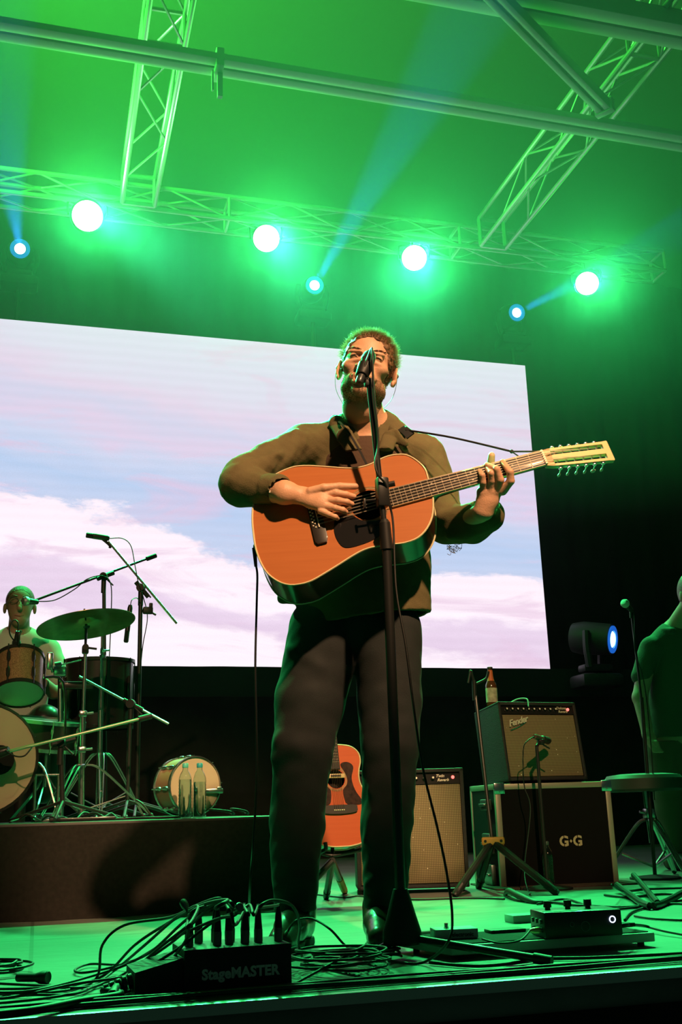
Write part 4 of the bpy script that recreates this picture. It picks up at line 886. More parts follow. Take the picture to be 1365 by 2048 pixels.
# ================================================================ stage box with its multicore
BX = [fl(368, 1992), fl(584, 1974)]
bw = (BX[1] - BX[0]); bw.z = 0; bx = bw.normalized(); by = Vector((-bx.y, bx.x, 0)); Wb = bw.length; Hb = 0.088
BT = frame(BX[0], bx, by, ZUP)
sbx = thing('stage_box', 'black metal stage box with cables plugged in its top, at the stage edge', 'stage box', BX[0])
SBM = mat('stage_box_black', (0.010, 0.010, 0.010), 0.55, bump=0.15, bscale=250)
Db = 0.15
m = MB(BT); m.prism([(0, 0), (Wb, 0), (Wb, Db), (0, Db)], 0.0, Hb, bev=0.003); m.box((Wb / 2, -0.0015, Hb - 0.004), (Wb, 0.003, 0.008)); m.build('case', SBM, sbx)
m = MB(BT @ Matrix.Translation((0, 0, 0)))                                   # sloping cable entry on the left
m.put([(-0.10, 0.01, 0), (0, 0.01, 0), (0, Db, 0), (-0.10, Db, 0), (-0.10, 0.01, 0.05), (0, 0.01, 0.072), (0, Db, 0.072), (-0.10, Db, 0.05)], [(0, 1, 2, 3), (4, 5, 6, 7), (0, 1, 5, 4), (2, 3, 7, 6), (0, 3, 7, 4), (1, 2, 6, 5)]); m.build('cable_entry', SBM, sbx)
m = MB(); T_ = BT @ Matrix.Translation((Wb * 0.16, -0.002, Hb * 0.32)) @ Matrix.Rotation(math.radians(90), 4, 'X')
m.text('StageMASTER', T_, 0.028, 0.0006, 0.0012, 0, 1.04); m.build('lettering', mat('faded_grey_ink', (0.75, 0.80, 0.76), 0.6), sbx, smooth=False)
m = MB(BT)
for k in range(5): m.lathe((-0.10 - 0.012 * k, 0.05, 0.030 - 0.003 * k), (-1, 0, -0.2), [(0.016 - 0.001 * k, 0), (0.016 - 0.001 * k, 0.007), (0.012, 0.010)], 16)
m.build('strain_relief', mat('shiny_rubber', (0.02, 0.02, 0.02), 0.25), sbx)
PLUGM = mat('plug_metal', (0.18, 0.20, 0.19), 0.35, 0.9)
rr = random.Random(17); plugs = []
spots = [(0.02, 0.05, .03), (0.055, 0.11, .0), (0.085, 0.045, .02), (0.095, 0.11, .01), (0.115, 0.05, -.02), (0.13, 0.10, .02), (0.15, 0.04, .03), (0.165, 0.10, -.01), (0.185, 0.05, .0), (0.232, 0.045, .02)]
sockets = []
for i, (x, y, ln) in enumerate(spots):
    x = x * Wb / 0.25; a = BT @ Vector((x, y, Hb)); up = Vector((ln, 0.02, 1)).normalized()
    if i in (1,): pass
    pl = thing('cable_plug', 'black cable plug standing in the top of the stage box', 'plug', a, 'plugs in the stage box')
    m = MB(); m.lathe(a, up, [(0.0095, 0.001), (0.0095, 0.026), (0.0088, 0.028)], 14); m.build('barrel', PLUGM, pl)
    m = MB(); m.lathe(a + up * 0.028, up, [(0.0088, 0), (0.0082, 0.008), (0.0066, 0.03), (0.0042, 0.046), (0.0034, 0.05)], 14); m.build('boot', RUB, pl)
    sockets.append(a + up * 0.074)
# silver tipped plugs lying on the tangle
def sk(i): return sockets[i]
LP = lambda px, py, z: fl(px, py, z)
runs = [
    (0, [(375, 1855, .19), (395, 1812, .20), (340, 1835, .15), (250, 1850, .13), (205, 1890, .09), (190, 1960, .008), (100, 1985, .008), (-60, 1988, .008)]),
    (2, [(432, 1815, .21), (455, 1800, .22), (400, 1812, .20), (330, 1850, .14), (270, 1890, .09), (200, 1955, .008), (90, 1975, .008), (-60, 1978, .008)]),
    (3, [(450, 1808, .20), (430, 1798, .215), (360, 1830, .17), (290, 1890, .09), (230, 1940, .012), (160, 1985, .008), (60, 1990, .008), (-60, 2000, .008)]),
    (4, [(460, 1822, .20), (440, 1805, .20), (385, 1845, .15), (320, 1895, .09), (250, 1950, .01), (170, 1975, .008), (60, 1970, .008), (-60, 1964, .008)]),
    (5, [(468, 1812, .205), (445, 1802, .21), (375, 1838, .16), (300, 1905, .07), (240, 1930, .02), (170, 1945, .009), (150, 1940, .008), (180, 1928, .008), (240, 1930, .012), (300, 1928, .02)]),
    (6, [(470, 1850, .16), (455, 1806, .2), (410, 1825, .18), (350, 1880, .10), (270, 1935, .03), (210, 1965, .008), (120, 1992, .008), (-40, 2010, .008)]),
    (7, [(498, 1830, .18), (485, 1812, .19), (470, 1830, .17), (430, 1840, .15), (340, 1880, .10), (262, 1925, .04), (190, 1950, .02), (60, 1982, .016), (-60, 1984, .016)]),
    (8, [(508, 1830, .18), (500, 1810, .19), (480, 1822, .18), (425, 1845, .14), (345, 1905, .08), (260, 1950, .03), (150, 1968, .02), (20, 1995, .008), (-60, 1996, .012)]),
    (9, [(520, 1815, .19), (545, 1801, .20), (585, 1812, .18), (600, 1850, .12), (598, 1890, .06), (615, 1925, .01), (680, 1945, .008), (740, 1955, .008)]),
    (1, [(410, 1812, .2), (380, 1830, .19), (372, 1880, .12), (330, 1935, .03), (300, 1965, .012), (200, 1998, .008), (50, 2015, .008), (-50, 2020, .008)]),
]
for i, pts in runs:
    cable('stage_cable', 'black cable looping out of the stage box top', [sk(i)] + [LP(*p) for p in pts], 0.0031, group='cables plugged in the stage box')
for (a, b_) in (((366, 1803, .20), (372, 1815, .19)), ((480, 1812, .20), (474, 1822, .19))):
    m = MB(); A = LP(*a); B = LP(*b_); d = (B - A).normalized(); m.lathe(A, d, [(0.006, 0), (0.0075, 0.002), (0.0075, 0.014), (0.005, 0.02), (0.0033, 0.03)], 12)
    tag(m.build('loose_plug', PLUGM), 'shiny loose cable plug sticking up from the tangle over the stage box', 'plug', 'loose plugs over the stage box')
# multicore running left out of the box, fat black, and cables along the stage edge
a = BT @ Vector((-0.16, 0.05, 0.016))
cable('multicore_cable', 'thick black multicore cable leaving the left side of the stage box', [a, LP(240, 1990, .012), LP(150, 2005, .012), LP(60, 2022, .012), LP(-60, 2035, .012)], 0.0085)
cable('multicore_loop', 'thick black cable ending in a ribbed sleeve beside the stage box', [LP(350, 1920, .05), LP(300, 1928, .04), LP(262, 1950, .03), LP(235, 1975, .02), LP(225, 1992, .012)], [0.010, 0.009, 0.008, 0.011, 0.012])
for k in range(3):
    y = EDGE + 0.028 + 0.018 * k; pts = [Vector((-0.6 + 0.35 * j, y + 0.004 * math.sin(j * 1.9 + k), 0.007 + (0.004 if (j + k) % 3 == 0 else 0))) for j in range(10)]
    cable('edge_cable', ('black cable lying along the stage edge, nearest the lip', 'black cable lying along the stage edge, middle of three', 'black cable lying along the stage edge, farthest from the lip')[k], pts, 0.0052, group='cables along the stage edge')
# coiled cable beside the box
def coil(label, c, R0, turns, r, seed, sq=1.0, tail_pts=None, name='cable_coil', h0=0.006, g=None, wx=1.0):
    rr = random.Random(seed); pts = []; n = 12
    for k in range(int(turns * n) + 1):
        t = 2 * math.pi * k / n; R = R0 * (0.72 + 0.28 * math.sin(k * 0.37 + seed)) * rr.uniform(0.94, 1.06); z = h0 + r + 0.0022 * (k / n) * 2 + rr.uniform(0, 0.004)
        pts.append(c + U * math.cos(t) * R * wx + V * math.sin(t) * R * sq + ZUP * z)
    if tail_pts: pts += tail_pts
    return cable(name, label, pts, r, 'cable', g, sm=5, n=7)
coil('large tangled coil of black cable on the floor right of the stage box', fl(675, 1945), 0.105, 9, 0.0031, 3, 1.0, [LP(600, 1962, .01), LP(580, 1975, .01)], wx=1.15)
coil('smaller heap of coiled black cable under the microphone stand leg', fl(745, 1925), 0.075, 5, 0.0031, 8, 0.9)
cable('loop_cable', 'black cable arching up in a hoop beside the singer\'s left boot', [LP(590, 1905, .01), LP(575, 1870, .05), LP(592, 1842, .09), LP(625, 1838, .09), (LP(660, 1858, .07)), LP(690, 1890, .03), LP(715, 1905, .01)], 0.0032)
coil('coil of black cable cut off by the left edge of the picture', fl(-5, 1950), 0.085, 4, 0.0034, 5)
# small torch-like microphone lying on the floor at the left
a = fl(35, 1955, 0.012); b_ = fl(112, 1955, 0.014); d = (b_ - a).normalized()
t = thing('floor_torch', 'black torch lying on the floor in the left corner', 'torch', Vector((a.x, a.y, 0)))
m = MB(); m.lathe(a, d, [(0.009, 0), (0.0095, 0.002), (0.0095, 0.05), (0.011, 0.055)], 16); m.build('barrel', RUB, t)
m = MB(); m.lathe(a + d * 0.055, d, [(0.011, 0), (0.0145, 0.012), (0.0145, 0.026), (0.0125, 0.028), (0, 0.026)], 16); m.build('head', RUB, t)

# ================================================================ pedalboard and pedals
PF0 = fl(905, 1922, 0.0); PF1 = fl(1312, 1893, 0.0); px_ = (PF1 - PF0); px_.z = 0; Wp = px_.length; px_.normalize(); py_ = Vector((-px_.y, px_.x, 0)); Dp = 0.235
# left end slants back
PBT = frame(PF0, px_, py_, ZUP); PBM = mat('pedalboard_silver', (0.62, 0.66, 0.63), 0.5, 0.0); VEL = mat('black_velcro', (0.02, 0.02, 0.02), 0.95, bump=0.6, bscale=200)
pb = thing('pedalboard', 'low silver pedalboard with black felt top, on the floor right of the stand', 'pedalboard', PF0)
m = MB(PBT); m.prism([(0, 0), (Wp, 0), (Wp - 0.02, Dp), (-0.06, Dp)], 0.012, 0.034, bev=0.002); m.build('frame', PBM, pb)
m = MB(PBT); m.prism([(0.01, 0.012), (Wp - 0.01, 0.012), (Wp - 0.03, Dp - 0.01), (-0.045, Dp - 0.01)], 0.0341, 0.0365); m.build('felt_top', VEL, pb)
for x, y in ((0.03, 0.02), (Wp - 0.03, 0.02), (-0.02, Dp - 0.03), (Wp - 0.05, Dp - 0.03)):
    m = MB(PBT); m.cyl((x, y, 0.0), (x, y, 0.012), 0.009, n=12); m.build('rubber_foot', RUB, pb)
# big black box with three knobs and a glowing ring
a0 = fl(1092, 1878, 0.037); a1 = fl(1248, 1870, 0.037); ex = (a1 - a0); ex.z = 0; Wx = ex.length; ex.normalize(); ey = Vector((-ex.y, ex.x, 0)); Hx = 0.062
ET = frame(a0, ex, ey, ZUP); Dx = 0.11
BOXM = mat('pedal_black', (0.014, 0.014, 0.014), 0.4, coat=0.15)
t = thing('effects_pedal', 'big black effects box with three knobs and a glowing ring, on the pedalboard', 'effects pedal', a0)
m = MB(ET); m.box((Wx / 2, Dx / 2, Hx / 2), (Wx, Dx, Hx), bev=0.004); m.build('case', BOXM, t)
for k, x in enumerate((0.028, 0.078, 0.128)):
    x = x * Wx / 0.19; m = MB(ET); m.lathe((x, 0.055, Hx), (0, 0, 1), [(0.007, 0), (0.007, 0.006), (0.0105, 0.007), (0.0098, 0.022), (0.0, 0.0225)], 18); kb = m.build('knob', RUB, t); 
    m = MB(ET); m.box((x, 0.049, Hx + 0.0228), (0.0012, 0.008, 0.0006)); m.build('pointer', IVORY, kb)
m = MB(ET @ Matrix.Translation((Wx - 0.026, -0.0008, Hx * 0.62)) @ Matrix.Rotation(math.radians(90), 4, 'X'))
vs = []; 
m.lathe((0, 0, 0), (0, 0, 1), [(0.0062, 0), (0.0062, 0.0012), (0.0086, 0.0012), (0.0086, 0)], 24, caps=False); m.build('ring_light', mat('ring_glow', (0.8, 0.85, 1), 0.3, emis=(0.62, 0.72, 1.0), estr=2.6), t)
m = MB(ET @ Matrix.Translation((Wx * 0.52, -0.0006, Hx * 0.40)) @ Matrix.Rotation(math.radians(90), 4, 'X')); m.lathe((0, 0, 0), (0, 0, 1), [(0.011, 0), (0.011, 0.0008), (0.012, 0.0008), (0.012, 0)], 24, caps=False)
m.lathe((-0.035, 0.006, 0), (0, 0, 1), [(0.005, 0), (0.005, 0.0008), (0.0058, 0.0008), (0.0058, 0)], 16, caps=False); m.build('printed_symbol', mat('grey_ink', (0.18, 0.19, 0.2), 0.5), t)
for k in range(3):
    for j in (0.3, 0.62):
        m = MB(ET); m.cyl((-0.0005, 0.022 + k * 0.03, Hx * j), (-0.006, 0.022 + k * 0.03, Hx * j), 0.006, n=12); m.build('socket', PLUGM, t)
m = MB(ET); m.box((Wx * 0.25, Dx * 0.15, Hx + 0.0006), (Wx * 0.46, 0.02, 0.0012)); m.build('top_strip', mat('green_strip', (0.10, 0.30, 0.22), 0.5), t)
a = ET @ Vector((Wx, 0.03, 0.02))
cable('pedal_cable', 'black cable leaving the right end of the big effects box', [a, a + ex * 0.03, LP(1290, 1852, .02), LP(1330, 1862, .012), LP(1400, 1875, .008)], 0.004)
m = MB(); m.cyl(a, a + ex * 0.045, 0.0075, 0.005, n=12); tag(m.build('power_plug', RUB), 'black plug in the right end of the big effects box', 'plug')
# gold jack and patch cable on the left of the box
a = ET @ Vector((-0.006, 0.022, Hx * 0.3)); m = MB(); m.lathe(a, -ex, [(0.0075, 0), (0.008, 0.004), (0.007, 0.018), (0.004, 0.026)], 12); tag(m.build('jack_plug', mat('brass', (0.62, 0.48, 0.22), 0.3, 1.0)), 'brass jack plug in the left side of the big effects box', 'plug')
cable('patch_cable', 'thin black patch cable curving from the big effects box to the white pedal', [a - ex * 0.026, LP(1040, 1881, .045), LP(1000, 1886, .04), LP(965, 1878, .045)], 0.0025)
# small white pedal with a footswitch
b0 = fl(872, 1880, 0.037); b1 = fl(958, 1876, 0.037); fxv = (b1 - b0); fxv.z = 0; Ws = fxv.length; fxv.normalize(); ST = frame(b0, fxv, Vector((-fxv.y, fxv.x, 0)), ZUP)
t = thing('tuner_pedal', 'small pale grey pedal with lettering on its edge, at the left end of the pedalboard', 'effects pedal', b0)
m = MB(ST); m.box((Ws / 2, 0.035, 0.012), (Ws, 0.07, 0.024), bev=0.003); m.build('case', mat('pedal_grey', (0.62, 0.64, 0.62), 0.45), t)
m = MB(ST); m.cyl((Ws * 0.30, 0.02, 0.024), (Ws * 0.30, 0.02, 0.028), 0.007, n=12); m.cyl((Ws * 0.30, 0.02, 0.028), (Ws * 0.30, 0.02, 0.037), 0.005, n=12); m.build('footswitch', CHROME, t)
m = MB(); m.text('electronic', ST @ Matrix.Translation((Ws * 0.38, -0.0006, 0.006)) @ Matrix.Rotation(math.radians(90), 4, 'X'), 0.014, 0.0004, 0.0003); m.build('lettering', mat('dark_ink', (0.03, 0.03, 0.03), 0.5), t, smooth=False)
# thin black pedal strip behind, white slab
c0 = fl(985, 1868, 0.037); m = MB(frame(c0, px_, py_, ZUP)); m.box((0.05, 0.03, 0.004), (0.10, 0.05, 0.008), bev=0.002); tag(m.build('flat_pedal', mat('dark_green_pedal', (0.03, 0.06, 0.04), 0.6)), 'flat dark pedal lying on the pedalboard between the two boxes', 'effects pedal')
c0 = fl(1050, 1845, 0.0); m = MB(frame(c0, px_, py_, ZUP)); m.box((0.0, 0.02, 0.012), (0.09, 0.07, 0.024), bev=0.003); tag(m.build('floor_box', mat('white_plastic', (0.3, 0.36, 0.32), 0.5)), 'pale box lying on the floor behind the big effects box', 'box')
cable('board_cable', 'black cable lying in front of the pedalboard', [LP(860, 1925, .006), LP(960, 1932, .006), LP(1060, 1922, .006), LP(1100, 1917, .006), LP(1200, 1915, .006), LP(1400, 1905, .006)], 0.004)
# ================================================================ on the drum riser
RIS = RZ + 0.001
CHR = mat('drum_chrome', (0.50, 0.50, 0.50), 0.26, 1.0)
SPARK = mat('copper_sparkle', (0.42, 0.25, 0.13), 0.35, metal=0.45, noise=0.5, nscale=260, coat=0.4)
HEADM = mat('coated_drumhead', (0.55, 0.46, 0.30), 0.7, noise=0.06, nscale=6)
BRONZE = mat('cymbal_bronze', (0.34, 0.27, 0.12), 0.34, 0.9, noise=0.15, nscale=30)
DARKW = mat('drum_black', (0.02, 0.018, 0.017), 0.3, coat=0.3)
CLEARH = mat('clear_head', (0.55, 0.62, 0.55), 0.35)
def lug(m, c, ax, rad, L):
    m.lathe(c - ax * L / 2, ax, [(0.004, 0), (0.0085, L * 0.2), (0.0085, L * 0.8), (0.004, L)], 8)
def drum(root, c, ax, R, L, shell, head_front, head_back, nl=8, hoop=None, split=True, ph=0.2):
    """c = centre of the front head, ax = direction from back to front"""
    ax = Vector(ax).normalized(); x, y, d = basis(ax); hoop = hoop or CHR
    MB().lathe(c - ax * L, ax, [(R * 0.985, 0.01), (R * 0.985, L - 0.01)], 40).build('shell', shell, root)
    MB().lathe(c - ax * 0.006, ax, [(R * 0.99, 0), (R * 0.985, 0.003), (0, 0.0032)], 40).build('front_head', head_front, root)
    MB().lathe(c - ax * (L - 0.006), -ax, [(R * 0.99, 0), (R * 0.985, 0.003), (0, 0.0032)], 40).build('rear_head', head_back, root)
    for o in (c - ax * 0.012, c - ax * (L + 0.004)):
        MB().lathe(o, ax, [(R * 0.99, 0), (R * 1.03, 0.0), (R * 1.035, 0.016), (R * 0.995, 0.017), (R * 0.99, 0)], 40).build('hoop', hoop, root)
    for k in range(nl):
        t = 2 * math.pi * (k + ph) / nl; q = x * math.cos(t) + y * math.sin(t)
        m = MB()
        if split:
            for s_ in (0.28, 0.72): lug(m, c - ax * L * s_ + q * (R * 1.01), ax, 0.01, min(0.055, L * 0.3))
        else: lug(m, c - ax * L * 0.5 + q * (R * 1.01), ax, 0.01, L * 0.5)
        m.cyl(c + q * R * 1.045 + ax * 0.006, c - ax * (L + 0.01) + q * R * 1.045, 0.003, n=6); m.build('lug', hoop, root)

# bass drum, front head facing the house
YB = 4.66
bc = at(-36, 1504, YB); RB = 0.5 * (at(-36, 1390, YB) - at(-36, 1617, YB)).length; bc.z = RIS + RB + 0.03
t = thing('bass_drum', 'large bass drum with a pale tan front head, cut off by the left edge', 'drum', Vector((bc.x, bc.y, RIS)))
drum(t, bc, (0.18, -1, 0.02), RB * 0.97, 0.38, SPARK, HEADM, DARKW, 8, DARKW, ph=0.5)
axb = Vector((0.18, -1, 0.02)).normalized(); hx, hy, _ = basis(axb)
m = MB(); hp = at(-2, 1520, YB - 0.02); m.lathe(hp + axb * 0.0005, axb, [(0, 0.0), (0.058, 0.0), (0.06, 0.004), (0.05, 0.005), (0.0, 0.002)], 28); m.build('port_hole', mat('hole_black', (0.004, 0.004, 0.004), 0.9), t)
for a_ in ((58, 1528), (30, 1600)):
    p = at(*a_, YB + 0.1); m = MB(); m.tube([p, p + Vector((0.06, -0.02, -0.02)), Vector((p.x + 0.13, p.y - 0.10, RIS + 0.006))], 0.006, 8, 4); m.sph((p.x + 0.13, p.y - 0.10, RIS + 0.008), 0.009, 8, 6); m.build('spur', CHR, t)
    break
# small tom with a clear lower head seen from below
YTm = 4.75
tt = at(40, 1302, YTm); tb = at(38, 1388, YTm - 0.03); axt = (tb - tt).normalized(); axt = (axt + Vector((0, -0.36, 0))).normalized(); Rt = 0.5 * (at(-10, 1370, YTm) - at(88, 1370, YTm)).length
t = thing('rack_tom', 'copper sparkle tom over the bass drum, green-lit lower head showing', 'drum', Vector((tb.x, tb.y, tb.z)))
drum(t, tb, axt, Rt, 0.185, SPARK, CLEARH, HEADM, 6, DARKW, ph=0.0)
m = MB(); m.tube([tb - axt * 0.09 + Vector((Rt, 0.03, 0)), tb + Vector((Rt + 0.08, 0.08, 0.06)), Vector((tb.x + 0.2, YB + 0.22, bc.z + RB * 0.5))], 0.006, 8, 4); m.build('mount', DARKW, t)
# floor tom further back, dark
YF = 5.55
ft_ = at(200, 1322, YF); RF = 0.5 * (at(133, 1330, YF) - at(271, 1330, YF)).length
t = thing('floor_tom', 'dark drum with a wide hoop seen from below, behind the cymbal stand', 'drum', Vector((ft_.x, ft_.y, RIS)))
drum(t, ft_, (0.0, -0.03, 1), RF, 0.34, DARKW, HEADM, DARKW, 8, DARKW, split=False)
for k in range(3):
    a_ = 2 * math.pi * k / 3 + 0.5; q = Vector((math.cos(a_), math.sin(a_), 0)) * RF * 1.04; m = MB(); m.cyl(ft_ + q - ZUP * 0.16, Vector((ft_.x + q.x, ft_.y + q.y, RIS + 0.012)), 0.006, n=8); m.sph((ft_.x + q.x, ft_.y + q.y, RIS + 0.012), 0.011, 8, 6); m.build('leg', CHR, t)
# cluttered hardware between tom and floor tom: second small drum and mounting arms
YM = 5.2
c = at(112, 1345, YM)
t = thing('mounting_clamp', 'chrome tom holder and clamps between the copper tom and the floor tom', 'clamp', Vector((c.x, c.y, RIS)))
m = MB(); m.cyl(at(120, 1335, YM), at(122, 1640, YM - 0.02), 0.011, n=12); m.build('post', CHR, t)
m = MB(); m.box(at(120, 1343, YM), (0.06, 0.05, 0.05), bev=0.01); m.box(at(100, 1322, YM), (0.03, 0.03, 0.08), bev=0.008); m.cyl(at(96, 1310, YM), at(106, 1345, YM), 0.007); m.cyl(at(100, 1335, YM), at(163, 1320, YM), 0.003); m.lathe(at(110, 1332, YM), (1, 0, 0.2), [(0.018, 0), (0.018, 0.03), (0.01, 0.035)], 12); m.build('clamp', CHR, t)
m = MB(); m.box((at(122, 1370, YM) + at(182, 1372, YM)) / 2, (0.16, 0.035, 0.035), bev=0.006); m.build('arm', DARKW, t)
# snare drum of the kit under the tom (dark green shimmer)
c = at(95, 1440, 5.15)
t = thing('snare_drum', 'dim snare drum of the kit, low behind the bass drum rim', 'drum', c)
drum(t, c, (0.1, -0.15, 1), 0.17, 0.13, DARKW, DARKW, DARKW, 8)
m = MB()
for k in range(3):
    a_ = 2.1 * k + 0.3; m.tube([c - ZUP * 0.2, c - ZUP * 0.3 + Vector((math.cos(a_), math.sin(a_), 0)) * 0.04, Vector((c.x + math.cos(a_) * 0.2, c.y + math.sin(a_) * 0.2, RIS + 0.008))], 0.007, 6, 4)
m.cyl(c - ZUP * 0.14, c - ZUP * 0.3, 0.01); m.build('stand', CHR, t)

# cymbal and its stand
YC = 4.85
cc = at(172, 1243, YC); RC = 0.5 * (at(74, 1262, YC) - at(271, 1228, YC)).length
cn = Vector((-0.15, 0.14, 1)).normalized()
cy_t = thing('crash_cymbal', 'large bronze cymbal tilted towards the house, seen from below', 'cymbal', cc)
MB().lathe(cc + cn * 0.0, cn, [(0.006, 0.026), (0.025, 0.024), (RC * 0.19, 0.010), (RC * 0.21, 0.006), (RC * 0.6, 0.0), (RC, -0.016), (RC, -0.0175), (RC * 0.6, -0.0018), (RC * 0.21, 0.004), (RC * 0.18, 0.008), (0.024, 0.0215), (0.006, 0.0235)], 72).build('bowl', BRONZE, cy_t)
m = MB(); m.cyl(cc + cn * 0.005, cc + cn * 0.06, 0.004, n=8); m.lathe(cc + cn * 0.027, cn, [(0.014, 0), (0.015, 0.01), (0.006, 0.012)], 14); m.build('wing_nut', DARKW, cy_t)
def stand_tripod(t, top, foot_z, r, spread, legs, hz, mat_, ph=0.0, dbl=True):
    """tripod with legs hung from a collar at height hz above the foot level"""
    for k in range(legs):
        a_ = 2 * math.pi * k / legs + ph; q = Vector((math.cos(a_), math.sin(a_), 0)); base = Vector((top.x, top.y, foot_z)); m = MB()
        for off in ((-0.011, 0.011) if dbl else (0,)):
            w = Vector((-q.y, q.x, 0)) * off
            m.tube([base + ZUP * hz + w + q * 0.015, base + ZUP * (hz * 0.88) + q * spread * 0.3 + w, base + ZUP * 0.015 + q * spread + w * 0.4], r, 6, 6)
        m.tube([base + ZUP * (hz * 0.18), base + ZUP * (hz * 0.42) + q * spread * 0.62], r * 0.8, 6, 2)
        l = m.build('leg', mat_, t); m = MB(); m.sph(base + ZUP * 0.013 + q * spread, 0.013, 8, 6); m.build('rubber_foot', RUB, l)
sb = at(163, 1620, YC); sb.z = RIS
cs = thing('cymbal_stand', 'chrome cymbal stand holding up the large cymbal', 'cymbal stand', sb)
pt = cc - cn * 0.012; p1 = at(171, 1295, YC); p2 = at(166, 1440, YC); p3 = Vector((sb.x, sb.y, RIS + 0.03))
m = MB(); m.cyl(p1, p2, 0.0075, n=12); m.build('upper_tube', CHR, cs)
m = MB(); m.cyl(at(166, 1425, YC), p3, 0.0125, n=14); m.cyl(at(163, 1500, YC), p3, 0.0145, n=14); m.build('lower_tube', CHR, cs)
m = MB(); m.cyl(p1, pt, 0.006, n=8); m.lathe(p1, (0, 1, 0), [(0.014, -0.02), (0.014, 0.02)], 12); m.box(p1 - ZUP * 0.01, (0.03, 0.03, 0.04), bev=0.008); m.cyl(p1, p1 + Vector((0.05, 0, -0.006)), 0.005); m.lathe(pt - cn * 0.02, cn, [(0.012, 0), (0.016, 0.008), (0.006, 0.012)], 12); m.build('tilter', DARKW, cs)
for q_ in ((166, 1428), (164, 1500)): m = MB(); p = at(*q_, YC); m.box(p, (0.036, 0.034, 0.03), bev=0.008); m.cyl(p, p + Vector((0.045, -0.01, 0.004)), 0.005); m.build('collar', CHR, cs)
stand_tripod(cs, p3, RIS, 0.004, 0.30, 3, 0.235, CHR, ph=0.1)
# second stand (for the back cymbals) with tripod legs
p0 = at(203, 1345, 5.15); sb = at(198, 1640, 5.15); sb.z = RIS
t = thing('hardware_stand', 'chrome stand behind the cymbal stand, legs folded high', 'cymbal stand', sb)
m = MB(); m.cyl(at(205, 1262, 5.15), at(201, 1500, 5.15), 0.007, n=10); m.cyl(at(201, 1420, 5.15), Vector((sb.x, sb.y, RIS + 0.10)), 0.0115, n=12); m.build('tube', CHR, t)
m = MB(); p = at(204, 1302, 5.15); m.cyl(p, p + Vector((0.035, 0, 0.005)), 0.005); m.box(p, (0.016, 0.016, 0.026), bev=0.003); m.cyl(at(205, 1310, 5.15), at(205, 1316, 5.15), 0.014); m.build('clutch', CHR, t)
stand_tripod(t, sb, RIS, 0.0036, 0.24, 3, 0.30, CHR, ph=0.5)
# kick pedal
pc = at(90, 1640, 5.02); pc.z = RIS
t = thing('kick_pedal', 'small chrome pedal with springs behind the bass drum', 'drum pedal', pc)
m = MB(); m.box(pc + Vector((0, 0.08, 0.02)), (0.09, 0.28, 0.012), R=Matrix.Rotation(0.1, 3, 'X'), bev=0.003); m.build('footboard', CHR, t)
m = MB(); m.cyl(pc + Vector((-0.05, -0.05, 0)), pc + Vector((-0.05, -0.05, 0.2)), 0.008); m.cyl(pc + Vector((0.05, -0.05, 0)), pc + Vector((0.05, -0.05, 0.2)), 0.008); m.cyl(pc + Vector((-0.06, -0.05, 0.2)), pc + Vector((0.06, -0.05, 0.2)), 0.006); m.build('frame', CHR, t)
# snare drum lying on its side, near the right end, with a cymbal bag behind
ys = 4.62
sc_ = at(391, 1573, ys); Rs = 0.5 * (at(390, 1514, ys) - at(390, 1633, ys)).length; sc_.z = RIS + Rs * 1.04 + 0.004
t = thing('spare_snare_drum', 'snare drum standing on its rim on the riser behind the water bottles', 'drum', Vector((sc_.x, sc_.y, RIS)))
axs = Vector((0.36, -1, 0.0)).normalized()
drum(t, sc_, axs, Rs * 0.97, 0.15, mat('tan_shell', (0.36, 0.22, 0.12), 0.4), HEADM, HEADM, 8, ph=0.1)
x_, y_, _ = basis(axs); m = MB()
for k in range(9): m.cyl(sc_ + axs * 0.001 + Vector((0.93 * 0.04, 0.33 * 0.04, 0)) * (k - 4) * 0.12 + ZUP * 0, sc_ + axs * 0.001 + Vector((0.93 * 0.04, 0.33 * 0.04, 0)) * (k - 4) * 0.12 - ZUP * (Rs * 0.9), 0.0006, n=4)
m.build('snare_wires', CHR, t)
m = MB(); q = sc_ + Vector((Rs * 0.66, 0.2 * Rs, -Rs * 0.2)); m.box(q + axs * 0.008, (0.075, 0.02, 0.02), bev=0.004); m.box(q + axs * 0.01 + Vector((0.02, 0, 0.012)), (0.02, 0.02, 0.01), bev=0.002); m.build('strainer', CHR, t)
